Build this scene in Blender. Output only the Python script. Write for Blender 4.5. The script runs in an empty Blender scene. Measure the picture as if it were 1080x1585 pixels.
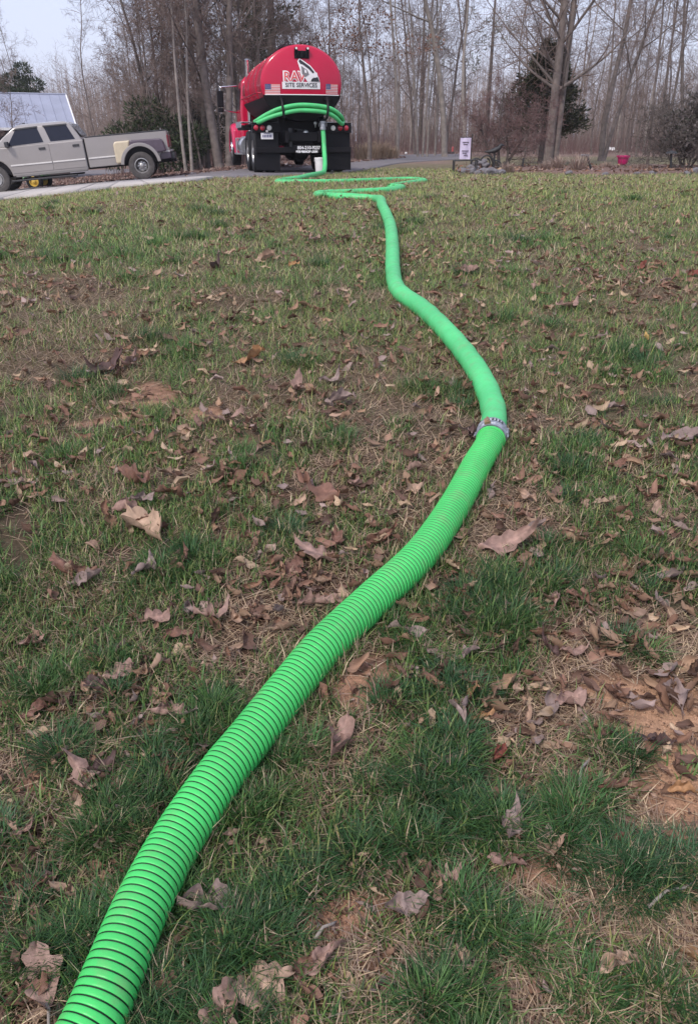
import bpy, math, random
import numpy as np
from mathutils import Matrix, Vector
R = math.radians
random.seed(7)
SC = bpy.context.scene
COL = SC.collection

# ------------------------------------------------------------------ camera, sky, sun, exposure
F = 1200.0 / 1585.0
TH = R(25.68)
CZ = 0.80
cd = bpy.data.cameras.new('camera'); cam = bpy.data.objects.new('camera', cd); COL.objects.link(cam)
cd.sensor_fit = 'VERTICAL'; cd.sensor_height = 36.0; cd.lens = 36.0 * F
cd.clip_start = 0.05; cd.clip_end = 3000
cam.location = (0, 0, CZ); cam.rotation_euler = (math.pi/2 - TH, 0, 0)
SC.camera = cam
W = bpy.data.worlds.new('World'); SC.world = W; W.use_nodes = True
nt = W.node_tree; nt.nodes.clear()
SUN_EL, SUN_AZ = R(48), R(215)          # azimuth clockwise from +y: behind the photographer, to the left
sky = nt.nodes.new('ShaderNodeTexSky'); sky.sky_type = 'NISHITA'; sky.sun_disc = False
sky.sun_elevation = SUN_EL; sky.sun_rotation = SUN_AZ
sky.air_density = 1.0; sky.dust_density = 3.0; sky.ozone_density = 2.0
mx = nt.nodes.new('ShaderNodeMix'); mx.data_type = 'RGBA'; mx.inputs['Factor'].default_value = 0.72
mx.inputs['B'].default_value = (5.6, 5.9, 7.5, 1)        # thin overcast veil over the blue
bg = nt.nodes.new('ShaderNodeBackground'); bg.inputs['Strength'].default_value = 0.085
wo = nt.nodes.new('ShaderNodeOutputWorld')
nt.links.new(sky.outputs[0], mx.inputs['A']); nt.links.new(mx.outputs['Result'], bg.inputs[0]); nt.links.new(bg.outputs[0], wo.inputs[0])
sl = bpy.data.lights.new('sun', 'SUN'); sun = bpy.data.objects.new('sun', sl); COL.objects.link(sun)
sl.energy = 1.5; sl.angle = R(10); sl.color = (1.0, 0.93, 0.86)
sd = Vector((math.sin(SUN_AZ)*math.cos(SUN_EL), math.cos(SUN_AZ)*math.cos(SUN_EL), math.sin(SUN_EL)))
sun.rotation_euler = (-sd).to_track_quat('-Z', 'Y').to_euler(); sun.location = sd*60
vs = SC.view_settings
SC.display_settings.display_device = 'sRGB'
vs.view_transform = 'Standard'; vs.look = 'None'; vs.exposure = 0.98; vs.gamma = 1.0; vs.use_curve_mapping = False
cy = SC.cycles
cy.max_bounces = 6; cy.diffuse_bounces = 3; cy.glossy_bounces = 3; cy.transmission_bounces = 4; cy.transparent_max_bounces = 6
cy.use_denoising = True

# ------------------------------------------------------------------ noise and terrain
def _h(ix, iy, s):
    n = (ix*374761393 + iy*668265263 + s*1013904223) & 0xffffffff
    n = ((n ^ (n >> 13))*1274126177) & 0xffffffff
    return ((n ^ (n >> 16)) & 0xffff)/65535.0
def vnoise(x, y, s=0):
    x = np.asarray(x, float); y = np.asarray(y, float)
    ix = np.floor(x).astype(np.int64); iy = np.floor(y).astype(np.int64)
    fx = x-ix; fy = y-iy; fx = fx*fx*(3-2*fx); fy = fy*fy*(3-2*fy)
    a = _h(ix, iy, s); b = _h(ix+1, iy, s); c = _h(ix, iy+1, s); d = _h(ix+1, iy+1, s)
    return (a*(1-fx)+b*fx)*(1-fy)+(c*(1-fx)+d*fx)*fy
def fbm(x, y, s=0, o=3):
    t = 0; a = 0.5; n = 0
    for k in range(o):
        t = t+a*vnoise(np.asarray(x)*2**k+k*17.3, np.asarray(y)*2**k-k*9.1, s+k); n += a; a *= 0.5
    return t/n
def sstep(e0, e1, x):
    t = np.clip((np.asarray(x, float)-e0)/(e1-e0), 0, 1); return t*t*(3-2*t)
PY = np.array([-40, -6, 0, .82, 2.0, 2.94, 4.5, 6.26, 8.88, 11, 14, 18, 21.8, 28, 40, 60, 100, 400])
PZ = np.array([-4., -1.2, -.76, -.65, -.51, -.40, -.25, -.11, .03, .09, .09, .03, 0, -.06, -.08, -.1, 0., .3])
_yy = np.linspace(-40, 400, 22001); _zz = np.interp(_yy, PY, PZ)
_k = np.hanning(61); _k /= _k.sum()
_zz = np.convolve(np.pad(_zz, 30, 'edge'), _k, 'valid')
def g(x, y):
    x = np.asarray(x, float); y = np.asarray(y, float)
    z = np.interp(y, _yy, _zz)
    lx = np.clip(-2.5-x, 0, 12.0); soft = np.where(lx < 1, lx*lx*.5, lx-.5)
    z = z-0.085*soft*1.04*sstep(4, 13, y)
    near = 1-sstep(11, 17, y)
    z = z+near*(0.05*(fbm(x*.8, y*.8, 5, 2)-.5)+0.035*(fbm(x*4, y*4, 9, 3)-.5))
    return z
def gf(x, y): return float(g(x, y))
_ts = np.concatenate([np.linspace(.3, 8, 400), np.linspace(8, 90, 1400)[1:]])
def ray(px, py):
    u = (px-540)/1200.0; v = (py-792.5)/1200.0
    return np.array([u, math.cos(TH)-v*math.sin(TH), -math.sin(TH)-v*math.cos(TH)])
def at(px, py, off=0.0):
    """world point where the sight line of a photo pixel meets the terrain (raised by off)"""
    d = ray(px, py); P = d[None, :]*_ts[:, None]; P[:, 2] += CZ
    diff = P[:, 2]-g(P[:, 0], P[:, 1])-off
    i = np.argmax(diff < 0)
    if diff[i] >= 0: i = len(_ts)-1
    a = diff[i-1]/(diff[i-1]-diff[i]+1e-9) if i > 0 else 0
    t = _ts[i-1]+(_ts[i]-_ts[i-1])*a
    return Vector(d*t)+Vector((0, 0, CZ))
def on_plane(px, py, Y):
    d = ray(px, py); return Vector(d*(Y/d[1]))+Vector((0, 0, CZ))

# ------------------------------------------------------------------ materials
def principled(name):
    m = bpy.data.materials.new(name); m.use_nodes = True
    return m, m.node_tree, m.node_tree.nodes['Principled BSDF']
def mat(name, col, rough=.6, metal=0, var=.15, scale=8, coat=0, bump=0, bscale=60, spec=.5, detail=4):
    m, t, b = principled(name)
    L = t.links
    tc = t.nodes.new('ShaderNodeTexCoord')
    n = t.nodes.new('ShaderNodeTexNoise'); n.inputs['Scale'].default_value = scale; n.inputs['Detail'].default_value = detail
    L.new(tc.outputs['Object'], n.inputs['Vector'])
    r = t.nodes.new('ShaderNodeMapRange'); r.inputs['From Min'].default_value = .25; r.inputs['From Max'].default_value = .75
    r.inputs['To Min'].default_value = 1-var; r.inputs['To Max'].default_value = 1+var
    L.new(n.outputs['Fac'], r.inputs['Value'])
    mm = t.nodes.new('ShaderNodeMix'); mm.data_type = 'RGBA'; mm.blend_type = 'MULTIPLY'; mm.inputs['Factor'].default_value = 1
    mm.inputs['A'].default_value = (*col, 1); L.new(r.outputs['Result'], mm.inputs['B']); L.new(mm.outputs['Result'], b.inputs['Base Color'])
    b.inputs['Roughness'].default_value = rough; b.inputs['Metallic'].default_value = metal
    b.inputs['Specular IOR Level'].default_value = spec
    if coat: b.inputs['Coat Weight'].default_value = coat; b.inputs['Coat Roughness'].default_value = .06
    if bump:
        n2 = t.nodes.new('ShaderNodeTexNoise'); n2.inputs['Scale'].default_value = bscale; n2.inputs['Detail'].default_value = 4
        L.new(tc.outputs['Object'], n2.inputs['Vector'])
        bp = t.nodes.new('ShaderNodeBump'); bp.inputs['Strength'].default_value = bump; bp.inputs['Distance'].default_value = .02
        L.new(n2.outputs['Fac'], bp.inputs['Height']); L.new(bp.outputs['Normal'], b.inputs['Normal'])
    return m
def attr_mat(name, attr='col', rough=.7, transl=.3, var=.2, scale=30):
    m, t, b = principled(name); L = t.links
    a = t.nodes.new('ShaderNodeAttribute'); a.attribute_name = attr
    b.inputs['Roughness'].default_value = rough; b.inputs['Specular IOR Level'].default_value = .25
    L.new(a.outputs['Color'], b.inputs['Base Color'])
    if transl:
        tr = t.nodes.new('ShaderNodeBsdfTranslucent'); L.new(a.outputs['Color'], tr.inputs['Color'])
        mxs = t.nodes.new('ShaderNodeMixShader'); mxs.inputs[0].default_value = transl
        L.new(b.outputs[0], mxs.inputs[1]); L.new(tr.outputs[0], mxs.inputs[2])
        L.new(mxs.outputs[0], t.nodes['Material Output'].inputs['Surface'])
    return m
M = {}
M['bark'] = mat('bark', (.15, .122, .11), .9, var=.4, scale=6, bump=.6, bscale=25)
M['bark_pale'] = mat('bark_pale', (.25, .218, .195), .9, var=.3, scale=5, bump=.5, bscale=25)
M['bark_dark'] = mat('bark_dark', (.095, .078, .07), .9, var=.4, scale=6, bump=.6, bscale=25)
M['twig'] = mat('twig', (.165, .118, .10), .9, var=.3, scale=2)
M['twig_red'] = mat('twig_red', (.15, .09, .085), .9, var=.3, scale=2)
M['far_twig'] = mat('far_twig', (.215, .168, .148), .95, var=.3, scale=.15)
M['needle'] = attr_mat('needle', transl=.15)
M['blade'] = attr_mat('blade', transl=.25, rough=.45)
M['deadleaf'] = attr_mat('deadleaf', transl=.15, rough=.75)
M['red'] = mat('truck_red_paint', (.46, .003, .040), .25, var=.06, scale=2, coat=.45, spec=.3)
M['pinkred'] = mat('fender_red_paint', (.56, .014, .085), .28, var=.06, scale=2, coat=.5)
M['black'] = mat('black_steel', (.007, .006, .008), .5, var=.3, scale=6, spec=.2)
M['rubber'] = mat('black_rubber', (.013, .013, .015), .75, var=.35, scale=10, bump=.2, spec=.25)
M['mudflap'] = mat('mudflap_rubber', (.007, .0065, .009), .55, var=.4, scale=4, spec=.22)
M['chrome'] = mat('chrome', (.75, .75, .77), .18, 1, var=.1)
M['alu'] = mat('brushed_aluminium', (.55, .55, .57), .38, .9, var=.2, scale=20)
M['plate_alu'] = mat('checker_plate', (.42, .42, .45), .45, .8, var=.3, scale=30, bump=.6, bscale=60)
M['white'] = mat('white_paint', (.78, .77, .77), .5, var=.07)
M['decal_white'] = mat('white_vinyl', (.72, .70, .72), .5, var=.05)
M['decal_red'] = mat('red_vinyl', (.62, .09, .09), .5, var=.1)
M['decal_blue'] = mat('blue_vinyl', (.035, .03, .14), .5, var=.1)
M['decal_dark'] = mat('dark_vinyl', (.02, .02, .025), .5, var=.1)
M['lamp_red'] = mat('red_lens', (.35, .01, .03), .25, var=.1, coat=.5)
M['lamp_dim'] = mat('dull_red_lens', (.15, .018, .028), .35, var=.1)
M['lamp_clear'] = mat('clear_lens', (.75, .72, .70), .25, var=.1, coat=.5)
def hose_mat(name, col, rough):
    m, t, b = principled(name); L = t.links; tc = t.nodes.new('ShaderNodeTexCoord')
    def nz(sc, lo, hi, a0, a1, det=5):
        n = t.nodes.new('ShaderNodeTexNoise'); n.inputs['Scale'].default_value = sc; n.inputs['Detail'].default_value = det; n.inputs['Roughness'].default_value = .65
        L.new(tc.outputs['Object'], n.inputs['Vector']); r = t.nodes.new('ShaderNodeMapRange'); r.inputs['From Min'].default_value = lo; r.inputs['From Max'].default_value = hi; r.inputs['To Min'].default_value = a0; r.inputs['To Max'].default_value = a1
        L.new(n.outputs['Fac'], r.inputs['Value']); return r
    d1 = nz(14, .52, .80, 0, .55); d2 = nz(90, .60, .74, 0, .5); d3 = nz(3, .35, .7, .85, 1.1)
    ad = t.nodes.new('ShaderNodeMath'); ad.operation = 'MAXIMUM'; L.new(d1.outputs[0], ad.inputs[0]); L.new(d2.outputs[0], ad.inputs[1])
    base = t.nodes.new('ShaderNodeMix'); base.data_type = 'RGBA'; base.blend_type = 'MULTIPLY'; base.inputs['Factor'].default_value = 1; base.inputs['A'].default_value = (*col, 1); L.new(d3.outputs[0], base.inputs['B'])
    mm = t.nodes.new('ShaderNodeMix'); mm.data_type = 'RGBA'; mm.inputs['B'].default_value = (.19, .27, .12, 1); L.new(ad.outputs[0], mm.inputs['Factor']); L.new(base.outputs['Result'], mm.inputs['A'])
    L.new(mm.outputs['Result'], b.inputs['Base Color']); rr = nz(25, .3, .7, rough-.08, rough+.15); L.new(rr.outputs[0], b.inputs['Roughness']); b.inputs['Specular IOR Level'].default_value = .4
    bp = t.nodes.new('ShaderNodeBump'); bp.inputs['Strength'].default_value = .12; bp.inputs['Distance'].default_value = .004; n4 = nz(60, .3, .7, 0, 1); L.new(n4.outputs[0], bp.inputs['Height']); L.new(bp.outputs[0], b.inputs['Normal']); return m
M['hose'] = hose_mat('green_hose', (.062, .55, .125), .36)
M['hose_far'] = hose_mat('green_hose_smooth', (.080, .54, .185), .42)
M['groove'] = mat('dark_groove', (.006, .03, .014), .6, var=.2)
M['galv'] = mat('galvanised_steel', (.36, .38, .42), .5, .7, var=.35, scale=40, bump=.3, bscale=120)
M['brass'] = mat('worn_bronze', (.34, .22, .13), .45, .6, var=.3, scale=40)
M['pickup'] = mat('pewter_paint', (.30, .278, .268), .26, .15, var=.05, scale=2, coat=.5)
M['pickup_lo'] = mat('pewter_paint_lower', (.2, .19, .185), .4, .15, var=.1, scale=4, coat=.3)
M['cream'] = mat('cream_paint', (.55, .47, .34), .45, var=.08)
M['purple'] = mat('faded_purple_paint', (.085, .062, .085), .4, var=.15, coat=.3)
M['strip'] = mat('pale_trim', (.62, .60, .58), .4, var=.08)
M['glass'] = mat('tinted_glass', (.008, .010, .022), .05, var=.1, spec=.4)
M['wglass'] = mat('windscreen_glass', (.07, .10, .11), .05, var=.1, spec=.8)
M['dirtyrubber'] = mat('dusty_tyre', (.075, .068, .066), .85, var=.3, scale=10, bump=.2)
M['rim'] = mat('steel_rim', (.40, .39, .38), .35, .7, var=.25, scale=10)
M['darkgrey'] = mat('dark_grey_plastic', (.035, .035, .04), .5, var=.2)
M['asphalt'] = mat('asphalt', (.165, .15, .158), .9, var=.22, scale=1.6, bump=.5, bscale=150, detail=8)
M['concrete'] = mat('concrete', (.40, .37, .35), .9, var=.15, scale=2.2, bump=.3, bscale=60, detail=8)
M['roofmetal'] = mat('pale_roof_metal', (.30, .32, .41), .5, .1, var=.12, scale=1.2)
M['barnwood'] = mat('barn_wood', (.10, .07, .065), .85, var=.3, scale=3)
M['yellow'] = mat('yellow_paint', (.62, .43, .09), .45, var=.1)
M['tractor'] = mat('green_paint', (.03, .12, .03), .45, var=.1)
M['pot'] = mat('magenta_pot', (.46, .012, .13), .45, var=.1)
M['rock'] = mat('grey_stone', (.15, .14, .15), .9, var=.35, scale=5, bump=.6, bscale=20)
M['iron'] = mat('black_iron', (.02, .02, .022), .6, var=.2)
M['flagcloth'] = mat('lilac_cloth', (.56, .50, .66), .8, var=.12, scale=9)
M['mulch'] = mat('red_mulch', (.15, .09, .072), .95, var=.45, scale=25, bump=.8, bscale=40)
M['straw'] = attr_mat('straw', transl=.25)

# ------------------------------------------------------------------ object helpers
def tag(o, label=None, cat=None, group=None, kind=None):
    if label: o['label'] = label
    if cat: o['category'] = cat
    if group: o['group'] = group
    if kind: o['kind'] = kind
    return o
def empty(name, loc=(0, 0, 0), rz=0.0):
    o = bpy.data.objects.new(name, None); COL.objects.link(o); o.location = loc; o.rotation_euler = (0, 0, rz)
    o.empty_display_size = .2
    return o
class MB:
    def __init__(s): s.v = []; s.f = []; s.mi = []
    def add(s, vs_, fs_, mi=0):
        o = len(s.v); s.v.extend([tuple(p) for p in vs_]); s.f.extend([tuple(i+o for i in f) for f in fs_]); s.mi.extend([mi]*len(fs_)); return s
    def box(s, c, d, mi=0, rot=None, taper=None):
        x, y, z = d[0]/2, d[1]/2, d[2]/2
        P = []
        for sz in (-1, 1):
            k = taper if (taper and sz > 0) else 1
            for sx, sy in ((-1, -1), (1, -1), (1, 1), (-1, 1)):
                p = Vector((sx*x*k, sy*y*k, sz*z))
                if rot: p = rot @ p
                P.append(p+Vector(c))
        return s.add(P, [(3, 2, 1, 0), (4, 5, 6, 7), (0, 1, 5, 4), (1, 2, 6, 5), (2, 3, 7, 6), (3, 0, 4, 7)], mi)
    def tube(s, pts, rad, n=8, mi=0, caps=True):
        pts = [Vector(p) for p in pts]; m = len(pts)
        if not hasattr(rad, '__len__'): rad = [rad]*m
        V = []; up = Vector((0, 0, 1)); prev = None
        for i, p in enumerate(pts):
            d = (pts[min(i+1, m-1)]-pts[max(i-1, 0)])
            if d.length < 1e-9: d = Vector((0, 0, 1))
            d.normalize()
            if prev is None:
                a = d.cross(up)
                if a.length < .05: a = d.cross(Vector((1, 0, 0)))
            else:
                a = prev-d*prev.dot(d)
                if a.length < 1e-6: a = d.orthogonal()
            a.normalize(); prev = a; b = d.cross(a)
            for j in range(n):
                t = 2*math.pi*j/n; V.append(p+(a*math.cos(t)+b*math.sin(t))*rad[i])
        Fc = []
        for i in range(m-1):
            for j in range(n):
                k = (j+1) % n; Fc.append((i*n+j, i*n+k, (i+1)*n+k, (i+1)*n+j))
        if caps and n > 2: Fc.append(tuple(reversed(range(n)))); Fc.append(tuple((m-1)*n+j for j in range(n)))
        return s.add(V, Fc, mi)
    def lathe(s, prof, n=24, axis='z', c=(0, 0, 0), mi=0, closed=False):
        V = []
        for (r, h) in prof:
            for j in range(n):
                t = 2*math.pi*j/n; a, b = r*math.cos(t), r*math.sin(t)
                p = {'z': (a, b, h), 'x': (h, a, b), 'y': (b, h, a)}[axis]
                V.append((p[0]+c[0], p[1]+c[1], p[2]+c[2]))
        Fc = []; m = len(prof)
        for i in range(m if closed else m-1):
            q = (i+1) % m
            for j in range(n):
                k = (j+1) % n; Fc.append((i*n+j, i*n+k, q*n+k, q*n+j))
        if not closed:
            if prof[0][0] > 1e-5: Fc.append(tuple(reversed(range(n))))
            if prof[-1][0] > 1e-5: Fc.append(tuple((m-1)*n+j for j in range(n)))
        return s.add(V, Fc, mi)
    def prism(s, outl, x0, x1, axis='x', mi=0, inset=0):
        """extrude a 2-D outline (y,z) along x (or (x,z) along y, (x,y) along z)"""
        n = len(outl)
        mp = {'x': lambda a, b, t: (t, a, b), 'y': lambda a, b, t: (a, t, b), 'z': lambda a, b, t: (a, b, t)}[axis]
        V = [mp(a, b, x0) for a, b in outl]+[mp(a, b, x1) for a, b in outl]
        Fc = [tuple(reversed(range(n))), tuple(range(n, 2*n))]+[(i, (i+1) % n, n+(i+1) % n, n+i) for i in range(n)]
        return s.add(V, Fc, mi)
    def build(s, name, mats, parent=None, smooth=False, bevel=0, fix=True):
        me = bpy.data.meshes.new(name); me.from_pydata(s.v, [], s.f)
        if not isinstance(mats, (list, tuple)): mats = [mats]
        for m_ in mats: me.materials.append(m_)
        me.polygons.foreach_set('material_index', s.mi)
        if fix:
            import bmesh
            bm = bmesh.new(); bm.from_mesh(me); bmesh.ops.recalc_face_normals(bm, faces=bm.faces); bm.to_mesh(me); bm.free()
        o = bpy.data.objects.new(name, me); COL.objects.link(o)
        if parent: o.parent = parent
        if smooth:
            me.polygons.foreach_set('use_smooth', [True]*len(me.polygons))
            if smooth == 'auto': me.set_sharp_from_angle(angle=R(40))
        if bevel:
            b = o.modifiers.new('bevel', 'BEVEL'); b.width = bevel; b.segments = 2; b.limit_method = 'ANGLE'; b.angle_limit = R(35)
        return o
def np_mesh(name, V, tris, mats, col=None, parent=None, link=True):
    me = bpy.data.meshes.new(name); V = np.asarray(V, np.float32); T = np.asarray(tris, np.int32)
    k = T.shape[1]
    me.vertices.add(len(V)); me.vertices.foreach_set('co', V.ravel())
    me.loops.add(T.size); me.loops.foreach_set('vertex_index', T.ravel())
    me.polygons.add(len(T)); me.polygons.foreach_set('loop_start', np.arange(0, T.size, k, dtype=np.int32))
    me.update(calc_edges=True)
    if col is not None:
        a = me.color_attributes.new('col', 'FLOAT_COLOR', 'POINT')
        c = np.ones((len(V), 4), np.float32); c[:, :3] = col; a.data.foreach_set('color', c.ravel())
    if not isinstance(mats, (list, tuple)): mats = [mats]
    for m_ in mats: me.materials.append(m_)
    if not link: return me
    o = bpy.data.objects.new(name, me); COL.objects.link(o)
    if parent: o.parent = parent
    return o
def children(o): return [c for c in COL.objects if c.parent == o]
def copy_tree(o, parent=None):
    c = o.copy(); COL.objects.link(c)
    if parent is not None: c.parent = parent
    for ch in list(o.children): copy_tree(ch, c)
    return c
def text_mesh(txt, size, ex=.0, shear=0, bold=0):
    cu = bpy.data.curves.new('lettering', 'FONT'); cu.body = txt; cu.size = size; cu.align_x = 'CENTER'; cu.align_y = 'CENTER'
    cu.extrude = ex; cu.shear = shear; cu.offset = bold; cu.resolution_u = 3
    o = bpy.data.objects.new('lettering', cu); COL.objects.link(o)
    dg = bpy.context.evaluated_depsgraph_get(); me = bpy.data.meshes.new_from_object(o.evaluated_get(dg))
    COL.objects.unlink(o); bpy.data.objects.remove(o)
    return me
def smooth_path(pts, step):
    P = [Vector(p) for p in pts]; out = []
    for i in range(len(P)-1):
        p0 = P[max(i-1, 0)]; p1 = P[i]; p2 = P[i+1]; p3 = P[min(i+2, len(P)-1)]
        n = max(2, int((p2-p1).length/step)+1)
        for k in range(n):
            t = k/n
            out.append(.5*((2*p1)+(p2-p0)*t+(2*p0-5*p1+4*p2-p3)*t*t+(3*p1-p0-3*p2+p3)*t**3))
    out.append(P[-1])
    # even spacing
    L = [0]
    for a, b in zip(out, out[1:]): L.append(L[-1]+(b-a).length)
    n = max(2, int(L[-1]/step)); q = np.linspace(0, L[-1], n+1); A = np.array([list(p) for p in out])
    return [Vector((np.interp(s_, L, A[:, 0]), np.interp(s_, L, A[:, 1]), np.interp(s_, L, A[:, 2]))) for s_ in q]

# ------------------------------------------------------------------ patches of the lawn (world positions)
def patch(px, py, rx, ry):
    p = at(px, py); q = at(px+rx, py); r0 = at(px, py+ry); r1 = at(px, py-ry)
    return (p.x, p.y, max(abs(q.x-p.x), .03), max(abs(r1.y-r0.y)/2, .03))
BARE = [patch(*a) for a in ((1060, 1130, 120, 60), (990, 1070, 110, 28), (1060, 1220, 70, 70), (560, 1410, 70, 28), (500, 1430, 70, 40), (600, 1500, 70, 25), (235, 608, 46, 22), (300, 640, 60, 9),
        (560, 1060, 70, 50), (150, 652, 60, 5), (40, 655, 40, 5), (845, 1350, 60, 35), (290, 1440, 40, 40), (60, 1190, 25, 30))]
DEAD = [patch(*a) for a in ((110, 510, 130, 70), (60, 460, 90, 40), (190, 560, 60, 30), (560, 1020, 70, 90), (390, 960, 60, 40), (780, 840, 90, 26), (880, 1010, 60, 40), (660, 690, 70, 25), (600, 1500, 110, 55),
        (840, 400, 50, 14), (1020, 450, 90, 25), (680, 480, 40, 25), (380, 460, 70, 22), (540, 170, 10, 4), (440, 620, 90, 35), (830, 1490, 80, 40), (840, 1390, 100, 45), (980, 720, 110, 22), (690, 1000, 40, 30), (130, 1090, 60, 35), (440, 760, 60, 35),
        (740, 580, 60, 12), (160, 760, 70, 30), (130, 900, 80, 40))]
LUSH = [patch(*a) for a in ((700, 1230, 90, 110), (560, 1310, 90, 50), (360, 1480, 60, 45), (330, 1110, 70, 50), (250, 1230, 90, 60), (780, 970, 90, 50), (900, 710, 60, 40), (990, 1010, 55, 30), (880, 1280, 90, 50), (1010, 1360, 70, 60),
        (690, 1070, 70, 55), (430, 1390, 70, 40), (80, 1480, 60, 70), (250, 1560, 80, 40), (760, 1440, 90, 50), (720, 1560, 80, 40), (800, 375, 80, 14), (620, 350, 40, 10), (180, 612, 40, 14), (700, 250, 3, 2),
        (860, 900, 120, 60), (940, 1170, 60, 60), (620, 960, 50, 50), (1030, 900, 60, 60), (460, 690, 90, 30), (300, 870, 70, 40), (990, 560, 90, 30), (200, 380, 160, 28))]
def pmask(L, x, y):
    m = np.zeros(np.shape(x)); wx = x+.10*(fbm(x*5, y*5, 31)-.5)*np.minimum(1+0*y, y*.5); wy = y+.14*(fbm(x*5, y*5, 37)-.5)*np.minimum(1+0*y, y*.5)
    for (a, b, rx, ry) in L:
        d = ((wx-a)/rx)**2+((wy-b)/ry)**2; m = np.maximum(m, 1-sstep(.45, 1.25, d))
    return m
def fields(x, y):
    bare = pmask(BARE, x, y); dead = pmask(DEAD, x, y); lush = pmask(LUSH, x, y)
    n1 = fbm(x*1.5, y*1.1, 51, 3); n2 = fbm(x*4.5, y*3.5, 61, 2)
    dead = np.maximum(dead*(.75+.25*sstep(2, 4, y)), sstep(.61, .70, n1)*.8); lush = np.maximum(lush*(1-.3*dead), sstep(.58, .72, n2)*.7*(1-dead))
    bare = bare*(1-.15*sstep(3, 5, y)); bare = np.maximum(bare, sstep(.72, .84, fbm(x*2.5, y*2.5, 71, 3))*.5*(1-sstep(4, 7, y)))
    sand = pmask(BARE[:3], x, y); lush = lush*(1-sand); dead = dead*(1-sand); bare = np.maximum(bare*(1-.6*lush), sand*.97)
    clump = sstep(.35, .50, fbm(x*3.4, y*2.7, 121, 3))
    global CLUMP; CLUMP = clump
    return bare, dead, lush

# ------------------------------------------------------------------ ground sheet
def axis_lines(lo, hi, fine_lo, fine_hi, fine, growth):
    a = list(np.arange(fine_lo, fine_hi+1e-6, fine)); s = fine
    while a[-1] < hi: s *= growth; a.append(a[-1]+s)
    s = fine
    while a[0] > lo: s *= growth; a.insert(0, a[0]-s)
    return np.array(a)
road_near = [(-560, 345), (-300, 330), (0, 299), (100, 290), (200, 282.5), (290, 277.5), (345, 276), (450, 272), (548, 266), (620, 253), (700, 247.5), (712, 246.5)]
road_far = [(-560, 305), (-300, 290), (0, 272), (100, 266), (200, 262), (280, 259), (345, 256), (450, 250), (560, 244), (640, 239.5), (700, 238.5), (730, 238)]
xs = axis_lines(-240, 240, -2.2, 2.2, .05, 1.07); ys = axis_lines(-40, 260, .4, 5.0, .05, 1.04)
X, Y = np.meshgrid(xs, ys); Z = g(X, Y)
V = np.stack([X.ravel(), Y.ravel(), Z.ravel()], 1)
nx, ny = len(xs), len(ys)
ii = (np.arange(ny-1)[:, None]*nx+np.arange(nx-1)[None, :]).ravel()
Q = np.stack([ii, ii+1, ii+nx+1, ii+nx], 1)
bare, dead, lush = fields(V[:, 0], V[:, 1])
soil = np.array([.085, .046, .032]); thatch = np.array([.085, .058, .042]); clay = np.array([.29, .165, .110]); olive = np.array([.060, .062, .036]); forest = np.array([.215, .150, .125])
c = thatch[None, :]*np.ones((len(V), 1))
def lerp(c, t, k): return c*(1-k[:, None])+t[None, :]*k[:, None]
c = lerp(c, soil, sstep(.4, .65, fbm(V[:, 0]*3, V[:, 1]*3, 81))*.6)
c = lerp(c, olive, np.clip(lush, 0, 1)*.6)
sx = np.array([patch(1060, 1130, 120, 60)[:2]]); sand_k = np.exp(-((V[:, 0]-sx[0, 0])**2+(V[:, 1]-sx[0, 1])**2)/.12)
c = lerp(c, clay, bare)
c = lerp(c, np.array([.46, .275, .175]), bare*np.clip(sand_k, 0, 1))
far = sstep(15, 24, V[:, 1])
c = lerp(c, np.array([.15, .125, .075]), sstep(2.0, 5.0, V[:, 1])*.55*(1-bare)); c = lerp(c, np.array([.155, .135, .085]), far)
wood = np.maximum(sstep(30, 36, V[:, 1]+V[:, 0]*-1.0*0), sstep(-1, -5, V[:, 0])*sstep(25.5, 27.5, V[:, 1]))
lawn_right = sstep(3.5, 5.5, V[:, 0])*(1-sstep(44, 52, V[:, 1]))
wood = wood*(1-lawn_right)
c = lerp(c, forest, np.clip(wood, 0, 1))
ground = np_mesh('lawn', V, Q, [], c)
m, t, b = principled('ground'); L = t.links
a = t.nodes.new('ShaderNodeAttribute'); a.attribute_name = 'col'
tc = t.nodes.new('ShaderNodeTexCoord')
n1 = t.nodes.new('ShaderNodeTexNoise'); n1.inputs['Scale'].default_value = 35; n1.inputs['Detail'].default_value = 8; n1.inputs['Roughness'].default_value = .7
n2 = t.nodes.new('ShaderNodeTexNoise'); n2.inputs['Scale'].default_value = 2.5; n2.inputs['Detail'].default_value = 6
n3 = t.nodes.new('ShaderNodeTexNoise'); n3.inputs['Scale'].default_value = 260; n3.inputs['Detail'].default_value = 3
for n_ in (n1, n2, n3): L.new(tc.outputs['Object'], n_.inputs['Vector'])
def rng(n_, lo, hi, a0=.3, a1=.7):
    r = t.nodes.new('ShaderNodeMapRange'); r.inputs['From Min'].default_value = a0; r.inputs['From Max'].default_value = a1; r.inputs['To Min'].default_value = lo; r.inputs['To Max'].default_value = hi
    L.new(n_.outputs['Fac'], r.inputs['Value']); return r
def mul(a_, b_):
    q = t.nodes.new('ShaderNodeMath'); q.operation = 'MULTIPLY'; L.new(a_.outputs[0], q.inputs[0]); L.new(b_.outputs[0], q.inputs[1]); return q
k = mul(mul(rng(n1, .55, 1.4), rng(n2, .8, 1.2)), rng(n3, .75, 1.25))
mm = t.nodes.new('ShaderNodeMix'); mm.data_type = 'RGBA'; mm.blend_type = 'MULTIPLY'; mm.inputs['Factor'].default_value = 1
L.new(a.outputs['Color'], mm.inputs['A']); L.new(k.outputs[0], mm.inputs['B']); L.new(mm.outputs['Result'], b.inputs['Base Color'])
b.inputs['Roughness'].default_value = .95; b.inputs['Specular IOR Level'].default_value = .15
bp = t.nodes.new('ShaderNodeBump'); bp.inputs['Strength'].default_value = .7; bp.inputs['Distance'].default_value = .012
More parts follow.
